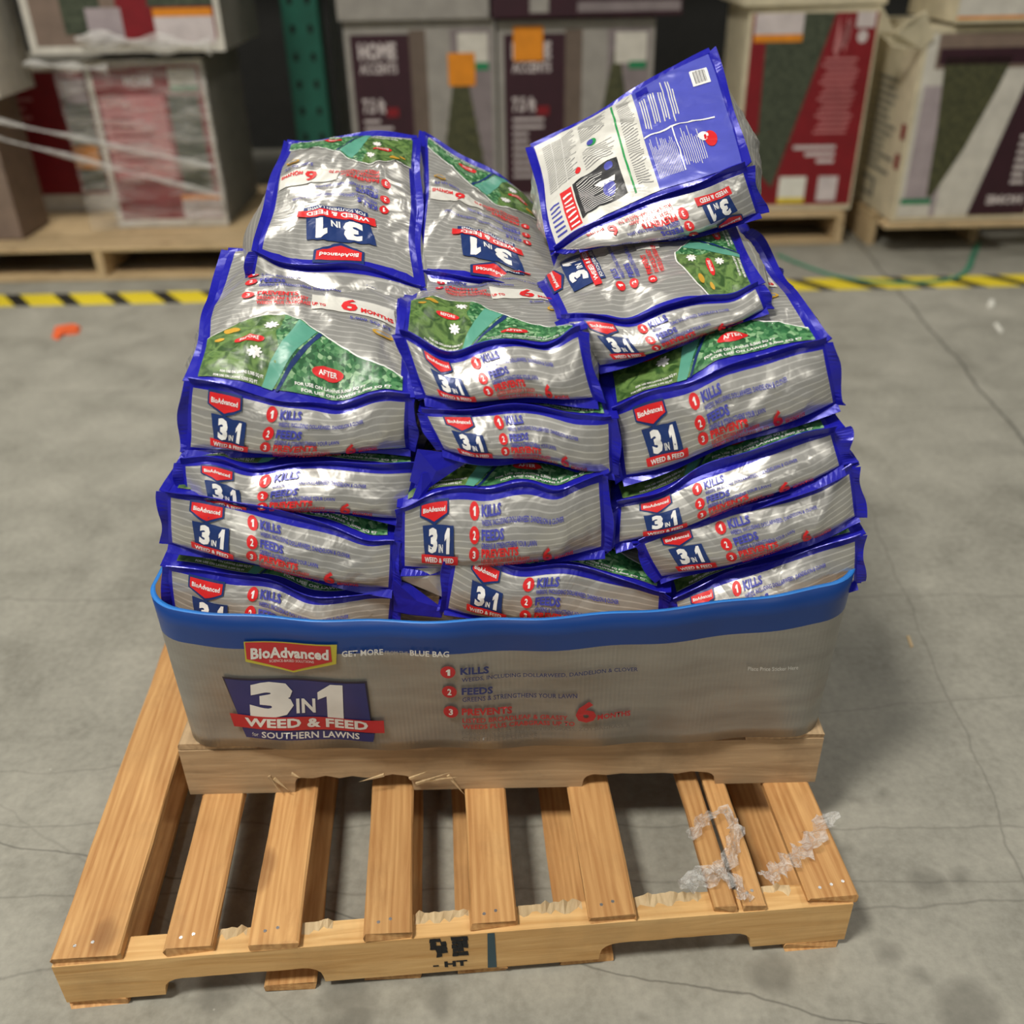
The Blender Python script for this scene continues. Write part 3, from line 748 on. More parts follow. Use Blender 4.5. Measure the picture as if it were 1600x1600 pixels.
# ================================================================= TRAY
TZ0 = 0.2402
TXL, TXR, TYF, TYB = -0.566, 0.528, 1.186, 2.10
def rim_z(x):
    t = (x - TXL) / (TXR - TXL)
    return 0.536 - 0.012 * math.sin(PI * t) + 0.022 * t
def bow(x):
    t = 2 * (x - TXL) / (TXR - TXL) - 1
    return 0.052 * max(0, 1 - abs(t) ** 2.2)
def front_y(x, h):
    return TYF - bow(x) * (0.35 + 0.65 * h)
def tray():
    root = empty('display_tray', ((TXL + TXR) / 2, TYF, TZ0))
    tag(root, 'low silver cardboard display tray with a blue top band holding the bags', 'tray')
    O = np.array([(TXL + TXR) / 2, TYF, TZ0])
    R = 0.055
    loop = []
    xs = np.linspace(TXL + R, TXR - R, 61)
    for x in xs: loop.append(('f', x, 0))
    for k in range(1, 9):
        a = k / 8 * PI / 2; loop.append(('c', TXR - R + R * math.sin(a), R - R * math.cos(a)))
    for y in np.linspace(R, TYB - TYF - R, 20)[1:]: loop.append(('s', TXR, y))
    for k in range(1, 9):
        a = k / 8 * PI / 2; loop.append(('c', TXR - R + R * math.cos(a), TYB - TYF - R + R * math.sin(a)))
    for x in np.linspace(TXR - R, TXL + R, 20)[1:]: loop.append(('b', x, TYB - TYF))
    for k in range(1, 9):
        a = k / 8 * PI / 2; loop.append(('c', TXL + R - R * math.sin(a), TYB - TYF - R + R * math.cos(a)))
    for y in np.linspace(TYB - TYF - R, R, 20)[1:]: loop.append(('s', TXL, y))
    for k in range(1, 8):
        a = k / 8 * PI / 2; loop.append(('c', TXL + R - R * math.cos(a), R - R * math.sin(a)))
    n = len(loop); H = 14
    def pt(q, h, inset):
        kind, x, y = q
        xc = (TXL + TXR) / 2; yc = (TYB - TYF) / 2
        z = TZ0 + (rim_z(min(max(x, TXL), TXR)) - TZ0) * h
        s = 0.010 * (h - 0.3)                     # sides lean outward a little
        X = x + (1 if x > xc else -1) * s * min(1, abs(x - xc) / 0.4)
        Y = TYF + y - bow(x) * (0.35 + 0.65 * h) * max(0, 1 - y / 0.25)
        Y += 0.003 * math.sin(x * 37 + h * 3) * (1 if kind in 'fc' else 0)
        if inset:
            X += (xc - X) / max(abs(xc - X), 1e-6) * min(abs(xc - X), inset) * min(1, abs(X - xc) / 0.45) ** 8 ; Y += inset * (1 if y < yc else -1) * (1 if kind in 'fbc' else 0)
        return np.array([X, Y, z]) - O
    lv = list(np.linspace(0, 0.775, H - 3)) + [0.7751, 0.88, 1.0]
    V = [pt(q, h, 0) for h in lv for q in loop]
    F, MI = [], []
    for j in range(len(lv) - 1):
        for i in range(n):
            F.append((j * n + i, j * n + (i + 1) % n, (j + 1) * n + (i + 1) % n, (j + 1) * n + i)); MI.append(1 if lv[j] >= 0.775 else 0)
    b = len(V); V += [pt(q, 1.0, 0.006) for q in loop]
    top = (len(lv) - 1) * n
    for i in range(n): F.append((top + i, top + (i + 1) % n, b + (i + 1) % n, b + i)); MI.append(2)
    b2 = len(V); V += [pt(q, 0.02, 0.006) for q in loop]
    for i in range(n): F.append((b + i, b + (i + 1) % n, b2 + (i + 1) % n, b2 + i)); MI.append(3)
    F.append(tuple(b2 + i for i in range(n))); MI.append(3)
    F.append(tuple(reversed(range(n)))); MI.append(3)
    mesh_obj('tray_wall', V, F, ['tray', 'tray_blue', 'tray_rim_lit', 'card_brown'], root, MI, smooth=True)
    # print on the front, laid out on the wall
    NX, NZ = 60, 12
    G = np.zeros((NX + 1, NZ + 1, 3))
    for i in range(NX + 1):
        for j in range(NZ + 1):
            G[i, j] = pt(('f', TXL + R + (TXR - TXL - 2 * R) * i / NX, 0), j / NZ, 0)
    X0, X1 = TXL + R, TXR - R
    def P(px, py):          # photo point on the front -> (x, height fraction)
        x, h = (px - 800) / 1000, 0.5
        for _ in range(8):
            w = at_y(px, py, front_y(x, h)); x = w[0]; h = (w[2] - TZ0) / (rim_z(x) - TZ0)
        return ((x - X0) / (X1 - X0), h)
    def warp(shape):
        v, f, m, l = shape
        return (np.array([P(*q) for q in v]), f, m, l)
    S = []
    def txt(s, x0, y0, x1, h, mat, bold=0.02, layer=2, slope=None):
        v, f, _ = text_shape(s, bold)
        sl = slope if slope is not None else 0
        pts = np.stack([x0 + v[:, 0] * (x1 - x0), y0 + v[:, 0] * sl - v[:, 1] * h], 1)
        S.append((pts, f, mat, layer))
    S.append(poly([(387, 1000), (531, 1003), (529, 1033), (462, 1050), (389, 1030)], 't_yel', 1))
    S.append(poly([(389, 1001), (521, 1005), (523, 1029), (461, 1047), (391, 1026)], 't_red', 2))
    txt('BioAdvanced', 397, 1027, 518, 17, 't_white', 0.04, 3)
    txt('SCIENCE-BASED SOLUTIONS', 425, 1033, 495, 4, 't_white', 0.0, 3)
    txt('GET MORE', 538, 1022, 601, 9, 't_white', 0.02)
    txt('FROM THE', 604, 1022, 640, 6, 't_pale', 0.0)
    txt('BLUE BAG', 643, 1022, 703, 9, 't_white', 0.02)
    S.append(poly([(351, 1054), (575, 1061), (583, 1150), (384, 1146)], 't_dark', 0))
    S.append(poly([(355, 1057), (572, 1064), (580, 1125), (374, 1118)], 't_navy', 1))
    txt('3', 393, 1118, 460, 56, 't_white', 0.07, 3); txt('IN', 464, 1112, 494, 22, 't_white', 0.03, 3); txt('1', 498, 1120, 538, 54, 't_white', 0.07, 3)
    S.append(poly([(360, 1112), (600, 1121), (601, 1140), (366, 1133)], 't_red', 4))
    txt('WEED & FEED', 384, 1131, 576, 14, 't_white', 0.04, 5, slope=5)
    S.append(poly([(378, 1134), (586, 1141), (583, 1155), (384, 1150)], 't_navy', 2))
    txt('for', 394, 1147, 404, 6, 't_white', 0.0, 3); txt('SOUTHERN LAWNS', 409, 1149, 562, 10, 't_white', 0.02, 3, slope=3)
    for (x, y, n_) in ((701, 1046, '1'), (703, 1077, '2'), (705, 1109, '3')):
        S.append(ell(x, y, 11.5, 9.5, 't_red', 1)); txt(n_, x - 3, y + 5, x + 3.5, 10, 't_white', 0.03, 2)
    txt('KILLS', 720, 1050, 764, 11, 't_text', 0.04); txt('WEEDS, INCLUDING DOLLARWEED, DANDELION & CLOVER', 722, 1062, 995, 7, 't_text', 0.01, slope=-14)
    txt('FEEDS', 722, 1081, 770, 11, 't_text', 0.04); txt('GREENS & STRENGTHENS YOUR LAWN', 723, 1092, 901, 7, 't_text', 0.01, slope=-6)
    txt('PREVENTS', 722, 1113, 800, 11, 't_red', 0.04)
    txt('LISTED BROADLEAF & GRASSY', 723, 1125, 887, 7, 't_red', 0.02, slope=-4); txt('WEEDS PLUS CRABGRASS UP TO', 723, 1135, 898, 7, 't_red', 0.02, slope=-5)
    txt('6', 899, 1124, 931, 32, 't_red', 0.035, 3); txt('MONTHS', 933, 1121, 985, 8, 't_red', 0.03, slope=-4)
    txt('FOR USE ON ST. AUGUSTINEGRASS, ZOYSIAGRASS &', 722, 1145, 985, 6, 't_grey', 0.0, slope=-10)
    txt('CENTIPEDEGRASS', 722, 1154, 840, 6, 't_grey', 0.0, slope=-3)
    txt('Place Price Sticker Here', 1166, 1046, 1243, 6, 't_white', -0.002, slope=-4)
    def part_of(q):
        x, y = q[0].mean(axis=0)
        if x < 533 and y < 1051: return 'logo_shield'
        if x < 610 and y > 1051: return 'badge_print'
        return 'front_lettering'
    for nm in ('logo_shield', 'badge_print', 'front_lettering'):
        sh = Sheet([warp(q) for q in S if part_of(q) == nm], 1, 1, NX, NZ)
        o = sh.lay(nm, grid_surf(G), root, None, 0.0004, 0.0032)
        if nm == 'front_lettering': o['kind'] = 'stuff'
    return root
tray()

# ================================================================= BAGS
BG = 'silver and blue lawn feed bags stacked in the tray'
# --- front column above the tray's 3 IN 1 badge
make_bag('lowest silver bag tucked behind the tray rim above the big printed 3 IN 1 badge',
         corners((266, 884, 1.222), (616, 934, 1.222), (612, 1010, 1.222), (266, 980, 1.222), 0.42, 0, 0.01, 0.01), 11, front=FWD, top=FWD)
make_bag('silver bag with square right end, second up over the tray badge',
         corners((263, 758, 1.235), (615, 846, 1.225), (613, 918, 1.222), (264, 850, 1.225), 0.42, 0, -0.01, 0.02), 12, front=FWD, top=FWD)
L3, _ = make_bag('crumpled silver bag with one sagging end, right beneath the bag with the whole lawn picture',
         corners((284, 714, 1.262), (650, 738, 1.262), (632, 808, 1.25), (292, 788, 1.25), 0.42, 0, 0.0, 0.0), 13, front=FWD, top=FWD)
L4 = corners((297, 590, 1.285), (640, 610, 1.285), (641, 703, 1.285), (286, 703, 1.275), back=(at_y(352, 392, 1.60), at_y(634, 402, 1.60)))
make_bag('top bag of its column with its whole lawn picture and a large red 6 showing',
         L4, 14, bulge=0.03, front=FWD, top=FWD, dips=((0.5, 0.0, 0.3, 0.12, -0.026, -0.006), (0.9, 0.1, 0.2, 0.2, 0.004, 0)))
# --- middle column
make_bag('tilted silver bag sitting on the tray rim with green lettering on its sloping top',
         corners((706, 851, 1.215), (1040, 920, 1.215), (1026, 1000, 1.215), (694, 952, 1.20), 0.40, 0.01, 0.05, 0.02), 21, front=FWD, top=FWD, bulge=0.016)
make_bag('silver bag with pinched left end lying across the tilted bag at the tray rim',
         corners((628, 782, 1.235), (944, 750, 1.235), (940, 868, 1.225), (630, 884, 1.225), 0.42, 0.0, 0.02, 0.0), 22, front=FWD, top=FWD, bulge=0.02)
M3, _ = make_bag('silver bag sandwiched under the folded bag whose lawn picture is creased',
         corners((664, 640, 1.27), (952, 634, 1.275), (962, 738, 1.262), (690, 700, 1.262), 0.42, 0, 0.02, 0.0), 23, front=FWD, top=FWD, bulge=0.016)
make_bag('folded silver bag with creased lawn picture and a dipping front edge',
         corners((632, 530, 1.315), (908, 528, 1.30), (934, 626, 1.285), (668, 622, 1.285), back=(at_y(640, 405, 1.66), at_y(880, 420, 1.66))),
         24, bulge=0.012, front=FWD, top=FWD, dips=((0.22, 0.0, 0.2, 0.16, -0.03, 0.0), (0.0, 0.35, 0.2, 0.4, 0.02, 0)))
M0, _ = make_bag('silver bag wedged deep in the gap above the tray rim, mostly hidden',
         corners((598, 850, 1.29), (770, 850, 1.29), (770, 990, 1.27), (600, 985, 1.27), 0.34, 0, 0.0, 0.0), 25, front_sheet=False, top=None, bulge=0.012, fin=0.018)
# --- column above the blank right part of the tray
make_bag('lowest bag of the leaning column, half sunk behind the blank end of the tray',
         corners((1050, 938, 1.218), (1343, 832, 1.222), (1336, 915, 1.218), (1058, 990, 1.21), 0.42, 0, 0.0, 0.01), 31, front=FWD, top=FWD)
make_bag('second bag of the leaning column, crushed in the middle between two others',
         corners((1006, 852, 1.232), (1328, 735, 1.232), (1344, 814, 1.225), (1034, 910, 1.225), 0.42, 0, 0.0, 0.0), 32, front=FWD, top=FWD, bulge=0.016)
make_bag('third bag of the leaning column with a broad blue fold over its top edge',
         corners((966, 788, 1.25), (1302, 668, 1.25), (1318, 728, 1.24), (968, 852, 1.238), 0.42, 0, 0.0, 0.0), 33, front=FWD, top=FWD, fin=0.02, bulge=0.018)
make_bag('plump bag with a green lawn strip and red AFTER oval, under the sideways bag',
         corners((956, 632, 1.285), (1288, 522, 1.285), (1310, 630, 1.275), (976, 748, 1.27), 0.42, -0.02, 0.03, 0.03), 34, front=FWD, top=FWD, bulge=0.026)
R5 = corners((878, 502, 1.36), (1190, 446, 1.36), (1200, 484, 1.35), (932, 574, 1.345), back=(at_y(836, 400, 1.68), at_y(1128, 336, 1.68)))
make_bag('bag lying sideways with turned lettering and its leafy green picture at one end',
         R5, 35, bulge=0.02, front=FWD, top=QUART, dips=((0.85, 0.05, 0.12, 0.15, -0.012, 0.0),))
def fold(root, pts, name='folded_corner', mat='blue', th=0.0016):
    o0 = np.array(root.location); P = [at_y(*q) - o0 for q in pts]
    c_ = sum(P) / len(P); nrm = np.cross(P[1] - P[0], P[2] - P[0]); nrm /= np.linalg.norm(nrm)
    if nrm[1] > 0: nrm = -nrm
    n = len(P); V = [p for p in P] + [c_ + nrm * 0.006] + [p - nrm * th for p in P] + [c_ + nrm * (0.006 - th)]
    F = []
    for k in range(n):
        j = (k + 1) % n
        F += [(k, j, n), (n + 1 + j, n + 1 + k, 2 * n + 1), (k, n + 1 + k, n + 1 + j, j)]
    return mesh_obj(name, V, F, [mat], root)
fold(M3, [(652, 702, 1.255), (745, 712, 1.262), (700, 742, 1.25), (668, 764, 1.245), (640, 752, 1.25)])
fold(L3, [(660, 740, 1.245), (690, 732, 1.255), (662, 776, 1.238), (632, 812, 1.232), (640, 790, 1.24)])
fold(M0, [(614, 905, 1.215), (640, 912, 1.22), (694, 952, 1.205), (690, 965, 1.205), (640, 960, 1.21), (616, 955, 1.215)])
fold(M0, [(618, 902, 1.222), (694, 866, 1.225), (694, 934, 1.215)], mat='silver')
# --- back row
LB = np.zeros((2, 2, 2, 3))
LB[0, 0, 1] = at_y(398, 402, 1.50); LB[1, 0, 1] = at_y(655, 440, 1.50); LB[0, 1, 1] = at_y(446, 222, 1.86); LB[1, 1, 1] = at_y(650, 212, 1.86)
for i, s in ((0, -1), (1, 1)):
    LB[i, 0, 0] = LB[i, 0, 1] + np.array([s * 0.018, -0.005, -0.045]); LB[i, 1, 0] = LB[i, 1, 1] + np.array([s * 0.03, 0.0, -0.13])
make_bag('glossy bag turned round, its print upside down, lying on the whole lawn picture bag', LB, 41, bulge=0.034, front_sheet=False, top=TURN)
MB = np.zeros((2, 2, 2, 3))
MB[0, 0, 1] = at_y(652, 428, 1.53); MB[1, 0, 1] = at_y(882, 446, 1.53); MB[0, 1, 1] = at_y(662, 212, 1.90); MB[1, 1, 1] = at_y(850, 330, 1.88)
for i, s in ((0, -1), (1, 1)):
    MB[i, 0, 0] = MB[i, 0, 1] + np.array([0, 0, -0.045]); MB[i, 1, 0] = MB[i, 1, 1] + np.array([0, 0, -0.12])
make_bag('narrow upside-down bag sloping between the glossy turned bag and the blue-backed bag', MB, 42, bulge=0.02, front_sheet=False, top=TURN)
RT = np.zeros((2, 2, 2, 3))
RT[0, 0, 1] = at_y(866, 384, 1.56); RT[1, 0, 1] = at_y(1164, 250, 1.56); RT[0, 1, 1] = at_y(830, 232, 1.80); RT[1, 1, 1] = at_y(1112, 84, 1.82)
RT[0, 0, 0] = at_y(905, 392, 1.555); RT[1, 0, 0] = at_y(1188, 336, 1.555)
RT[0, 1, 0] = RT[0, 1, 1] + np.array([0.02, 0.02, -0.10]); RT[1, 1, 0] = RT[1, 1, 1] + np.array([0.03, 0.03, -0.11])
make_bag('topmost bag lying face down, its blue and white back panel with a barcode showing', RT, 43, bulge=0.026, front=TURN, top='back')
# rear bags that carry the back row
def plain_bag(label, x0, x1, y0, y1, z0, z1, seed):
    c = np.zeros((2, 2, 2, 3))
    for i, x in enumerate((x0, x1)):
        for j, y in enumerate((y0, y1)):
            for k, z in enumerate((z0, z1)): c[i, j, k] = (x, y, z)
    make_bag(label, c, seed, bulge=0.012, front_sheet=False, top=None, side=0.01)
for col_, (x0, x1, nm) in enumerate(((-0.552, -0.19, 'whole lawn picture'), (0.165, 0.512, 'leaning'))):
    for lvl in range(4):
        plain_bag('rear bag lying behind the %s column, %s of four' % (nm, ('lowest', 'second from bottom', 'third from bottom', 'topmost')[lvl]),
                  x0 + 0.012 * lvl, x1 - 0.008 * lvl, 1.69, 2.06, 0.46 + lvl * 0.108, 0.55 + lvl * 0.108, 100 + col_ * 10 + lvl)

# ================================================================= FLOOR TAPE, STRAP, SCRAPS
def floor_tape():
    t = NT('hazard_tape_print'); s = t.sep(t.coord('Object'))
    u = t.math('FRACT', t.math('DIVIDE', t.math('ADD', s[0], t.math('MULTIPLY', s[1], 0.75)), 0.225))
    MAT['tape'] = t.set(col=t.mix(t.math('GREATER_THAN', u, 0.32), srgb(30, 30, 28), srgb(228, 206, 44)), rough=0.5)
    a, b = at_z(0, 470, 0), at_z(1600, 438, 0)
    ang = math.atan2(b[1] - a[1], b[0] - a[0])
    o = bm_obj('floor_tape', box_bm(-3.5, 3.5, -0.08, 0.08, 0.0002, 0.0012), 'tape')
    m = (a + b) / 2; o.location = (m[0] - 0.03, m[1], 0); o.rotation_euler = (0, 0, ang)
    tag(o, 'yellow and black striped hazard tape stuck across the concrete floor', 'floor tape')
floor_tape()
def tube(name, pts, rad, mat, parent=None, flat=1.0, n=8, res=6):
    P = [np.array(p, float) for p in pts]
    out = []
    for i in range(len(P) - 1):
        p0, p1, p2, p3 = P[max(i - 1, 0)], P[i], P[i + 1], P[min(i + 2, len(P) - 1)]
        for k in range(res):
            t = k / res
            out.append(0.5 * ((2 * p1) + (-p0 + p2) * t + (2 * p0 - 5 * p1 + 4 * p2 - p3) * t * t + (-p0 + 3 * p1 - 3 * p2 + p3) * t ** 3))
    out.append(P[-1]); out = np.array(out)
    tg = np.gradient(out, axis=0); tg /= np.linalg.norm(tg, axis=1, keepdims=True)
    V, F = [], []
    for i, p in enumerate(out):
        s = np.cross(tg[i], [0, 0, 1.0]); s /= max(np.linalg.norm(s), 1e-6); u = np.cross(s, tg[i])
        for k in range(n):
            a = 2 * PI * k / n; V.append(p + s * rad * math.cos(a) + u * rad * flat * math.sin(a))
    for i in range(len(out) - 1):
        for k in range(n): F.append((i * n + k, i * n + (k + 1) % n, (i + 1) * n + (k + 1) % n, (i + 1) * n + k))
    F.append(tuple(range(n))[::-1]); F.append(tuple((len(out) - 1) * n + k for k in range(n)))
    return mesh_obj(name, V, F, [mat], parent, smooth=True)
tag(tube('plastic_strap', [at_z(x, y, 0.006) for x, y in ((1215, 398), (1260, 416), (1310, 432), (1370, 440), (1440, 441), (1490, 434), (1512, 420), (1520, 400), (1530, 378))], 0.013, 'strap', flat=0.3),
    'loose green plastic strap curving over the striped tape', 'strap')
def scrap(name, px, py, pts, mat, label, cat, h=0.01, seed=1):
    o0 = at_z(px, py, 0); r = random.Random(seed)
    bm = bmesh.new(); base = []
    pp = [at_z(px + a, py + b, 0) - o0 for a, b in pts]
    lo = [bm.verts.new((p[0], p[1], 0.0005)) for p in pp]
    hi = [bm.verts.new((p[0] * 0.85, p[1] * 0.85, 0.0005 + h * r.uniform(0.4, 1.0))) for p in pp]
    c_ = bm.verts.new((0, 0, h * 0.8)); n = len(pp)
    for k in range(n):
        bm.faces.new((lo[k], lo[(k + 1) % n], hi[(k + 1) % n], hi[k])); bm.faces.new((hi[k], hi[(k + 1) % n], c_))
    bm.faces.new(lo[::-1]); bmesh.ops.recalc_face_normals(bm, faces=bm.faces[:])
    o = bm_obj(name, bm, mat); o.location = o0
    tag(o, label, cat)
scrap('paper_scrap', 105, 520, [(-24, 8), (-20, -4), (-5, -7), (10, -12), (22, -8), (18, 2), (6, 3), (-8, 4), (-14, 12)], 'orange', 'torn orange paper scrap on the floor near the striped tape', 'scrap', 0.02)
scrap('paper_crumb', 1548, 477, [(-6, 2), (-3, -5), (4, -5), (6, 2), (0, 6)], 'paper', 'round white paper crumb on the floor by the striped tape', 'scrap', 0.015)
scrap('paper_crumb', 1560, 513, [(-8, -6), (-3, -9), (7, 5), (3, 9)], 'paper', 'small slanted white paper crumb on the floor', 'scrap', 0.006, 3)
scrap('wood_chip', 1422, 1003, [(-6, -9), (-2, -10), (5, 8), (1, 10)], 'wood_b', 'pale wood chip on the floor beside the tray', 'scrap', 0.004, 3)

# clear wrap scraps left on the lower pallet
def mat_wrap():
    t = NT('clear_wrap_film'); co = t.coord()
    n = t.noise(t.mapping(co, (1, 1, 1)), 60, 4, 0.6, 1.5)
    t.set(col=srgb(238, 238, 236), rough=0.16, spec=0.7, normal=t.bump(n, 0.9, 0.01))
    tr = t.add('ShaderNodeBsdfTransparent'); mx = t.add('ShaderNodeMixShader')
    fac = t.ramp(n, [(0.35, BW(0.18)), (0.65, BW(0.55))])
    t.l.new(fac, mx.inputs[0]); t.l.new(tr.outputs[0], mx.inputs[1]); t.l.new(t.p.outputs[0], mx.inputs[2])
    t.l.new(mx.outputs[0], t.n['Material Output'].inputs[0]); MAT['wrap'] = t.m
mat_wrap()
def ribbon(name, pts, w, parent=None, seed=1, mat='wrap', n=28, cr=0.006, twist=1.0):
    """crumpled film ribbon through 3D points"""
    P = np.array(pts, float); r = np.random.default_rng(seed)
    t = np.linspace(0, len(P) - 1, n); C = np.stack([np.interp(t, range(len(P)), P[:, k]) for k in range(3)], 1)
    tg = np.gradient(C, axis=0); tg /= np.linalg.norm(tg, axis=1, keepdims=True)
    m = 7; V, F = [], []
    for i in range(n):
        s = np.cross(tg[i], [0, 0.0, 1]); s /= max(np.linalg.norm(s), 1e-6); u = np.cross(s, tg[i])
        a = twist * 0.7 * math.sin(i * 0.5 + seed); ww = w * (0.55 + 0.45 * math.sin(i * 0.9 + seed * 2) ** 2)
        d = s * math.cos(a) + u * abs(math.sin(a))
        for k in range(m):
            q = k / (m - 1) - 0.5
            V.append(C[i] + d * ww * q + u * (cr * abs(r.normal()) + 0.001))
    for i in range(n - 1):
        for k in range(m - 1): F.append((i * m + k, i * m + k + 1, (i + 1) * m + k + 1, (i + 1) * m + k))
    return mesh_obj(name, V, F, [mat], parent, smooth=False)
zt = 0.1225
def deckp(px, py, dz=0.0): return at_z(px, py, zt + dz)
o = ribbon('plastic_wrap_scrap', [deckp(1078, 1312, 0.0), deckp(1100, 1282, 0.006), deckp(1135, 1268, 0.012), deckp(1150, 1300, 0.006), deckp(1140, 1345, 0.012), deckp(1115, 1375, 0.006), deckp(1060, 1385, 0.002), deckp(1110, 1360, 0.01), deckp(1155, 1385, 0.004), deckp(1165, 1410, 0)], 0.035, seed=3, n=60)
tag(o, 'crumpled scrap of clear plastic wrap lying over the split pallet board', 'plastic wrap')
o = ribbon('plastic_wrap_scrap', [deckp(1196, 1375, 0.0), deckp(1230, 1352, 0.004), deckp(1262, 1325, 0.004), deckp(1295, 1272, 0.001)], 0.05, seed=9, n=36, cr=0.004)
tag(o, 'flat strip of clear plastic wrap stuck on the pallet end board', 'plastic wrap')

# ================================================================= BACKGROUND
def mat_tree(key, name, lo, hi):
    t = NT(name); co = t.coord()
    n = t.noise(co, 40, 5, 0.7, 0.5)
    MAT[key] = t.set(col=t.ramp(n, [(0.3, srgb(*lo)), (0.7, srgb(*hi))]), rough=0.6)
mat_tree('tree', 'tree_picture_print', (30, 36, 22), (96, 96, 62))
mat_tree('tree_g', 'dense_tree_picture_print', (28, 38, 26), (88, 96, 76))
plain('c_white', (206, 202, 192), 0.75); plain('c_cream', (206, 196, 168), 0.8); plain('c_maroon', (52, 18, 32), 0.6); plain('c_red', (128, 12, 26), 0.55)
plain('c_brown', (128, 110, 98), 0.7); plain('c_lilac', (168, 156, 160), 0.7); plain('c_grey', (122, 118, 108), 0.8); plain('c_orange', (226, 140, 24), 0.6); plain('c_green', (34, 128, 84), 0.6)
plain('c_white_shaded', (152, 148, 142), 0.75); plain('c_lilac_shaded', (132, 122, 124), 0.7); plain('c_brown_shaded', (104, 90, 80), 0.7); plain('c_text', (206, 196, 196), 0.7); plain('c_pink', (190, 120, 122), 0.7); plain('c_black', (28, 28, 26), 0.7); plain('c_yellow', (222, 200, 70), 0.6); plain('c_side', (112, 110, 102), 0.8)  # centre cartons' white, lilac and brown are darkened to paint in rack shade

def carton(label, x0, x1, y0, y1, z0, z1, body='c_white', prints=(), rz=0.0, side_prints=(), group='artificial tree cartons on the pallets behind', bev=0.006):
    """prints: shapes in carton-front units (0..100, 0..100) -> children by name"""
    W, D, H = x1 - x0, y1 - y0, z1 - z0
    root = empty('tree_carton', (x0, y0, z0), rz); tag(root, label, 'carton', group)
    bm = box_bm(0, W, 0, D, 0, H, bev); bm_obj('carton_body', bm, body, root)
    def put(shapes, fn):
        pieces, fine = [], []
        for nm, sh in shapes: (fine if nm == 'small_print' else pieces).append((nm, [sh]))
        if fine: pieces.append(('small_print', [q[1][0] for q in fine]))
        for nm, ls in pieces:
            V, F, M, mats = [], [], [], []
            for (v, f, m, l) in ls:
                b = len(V)
                if m not in mats: mats.append(m)
                V += [fn(p[0] / 100, p[1] / 100, 0.001 + 0.0008 * l) for p in v]
                F += [tuple(b + k for k in q) for q in f]; M += [mats.index(m)] * len(f)
            o = mesh_obj(nm, V, F, mats, root, M)
            if nm == 'small_print': o['kind'] = 'stuff'
    put(prints, lambda u, v, e: (u * W, -e, v * H))
    put(side_prints, lambda u, v, e: (-e, D * (1 - u), v * H))
    return root
def flip(sh):     # the carton stands upside down: turn print by 180 degrees
    return [(n, (100 - v, f, m, l)) for n, (v, f, m, l) in sh]
def lines(x0, x1, ys, h, mat, seed, layer=3):
    r = random.Random(seed)
    return [('small_print', rect(x0, y, x0 + (x1 - x0) * r.uniform(0.45, 1.0), y + h, mat, layer)) for y in ys]
def tree_shape(cx, y0, y1, w, mat, layer=2, seed=1):
    r = random.Random(seed); L, R_ = [], []
    n = 9
    for k in range(n):
        t = k / n; ww = w * (1 - t) ** 0.9
        L += [(cx - ww, y0 + (y1 - y0) * t), (cx - ww * 0.86, y0 + (y1 - y0) * (t + 0.06))]
        R_ += [(cx + ww, y0 + (y1 - y0) * t), (cx + ww * 0.86, y0 + (y1 - y0) * (t + 0.06))]
    return poly(L + [(cx, y1)] + R_[::-1], mat, layer)

def home_front(seed, sticker):
    s = [('maroon_panel', rect(4, 5, 43, 93, 'c_maroon', 0)), ('brown_strip', rect(43, 3, 54, 95, 'c_brown_shaded', 0)), ('pale_panel', rect(54, 5, 97, 95, 'c_lilac_shaded', 0)), ('pale_panel', poly([(54, 5), (72, 5), (70, 95), (54, 95)], 'c_white_shaded', 1)),
         ('tree_picture', tree_shape(76, 14, 86, 17, 'tree', 2, seed)),
         ('lettering', T('HOME', 9, 80, 9, 'c_text', 2, w=25, bold=0.05)), ('lettering', T('ACCENTS', 9, 73, 5.5, 'c_text', 2, w=25, bold=0.03)), ('lettering', T('7.5 ft', 9, 52, 8, 'c_text', 2, w=15, bold=0.04)),
         ('red_spot', rect(25, 50, 33, 55, 'c_red', 2)), ('corner_label', rect(75, 77, 95, 93, 'c_white', 3)), ('corner_label', rect(84, 74, 95, 78, 'c_green', 4))]
    s += lines(9, 30, (47, 43, 39, 35, 31, 27, 23, 19, 15), 1.6, 'c_text', seed)
    s += [('price_sticker', rect(*sticker, 'c_orange', 6))]
    return s
carton('white bordered carton with orange sticker over its tree top, beside the green rack post', -0.775, -0.035, 5.2, 5.75, 0.155, 1.03, 'c_white_shaded', home_front(1, (68, 66, 86, 83)))
carton('white bordered carton with orange sticker on its maroon panel', -0.025, 0.745, 5.2, 5.75, 0.155, 1.02, 'c_white_shaded', home_front(2, (10, 79, 29, 97)))
carton('wrapped pale carton standing on the carton beside the green rack post', -0.79, -0.06, 5.16, 5.7, 1.032, 1.75, 'c_white_shaded', [])
carton('dark maroon carton standing on the carton with the stickered maroon panel', -0.05, 0.86, 5.14, 5.72, 1.032, 1.75, 'c_maroon', [('pale_panel', rect(20, 3, 30, 97, 'c_white_shaded', 0)), ('pale_panel', rect(45, 3, 99, 9, 'c_lilac_shaded', 0))])

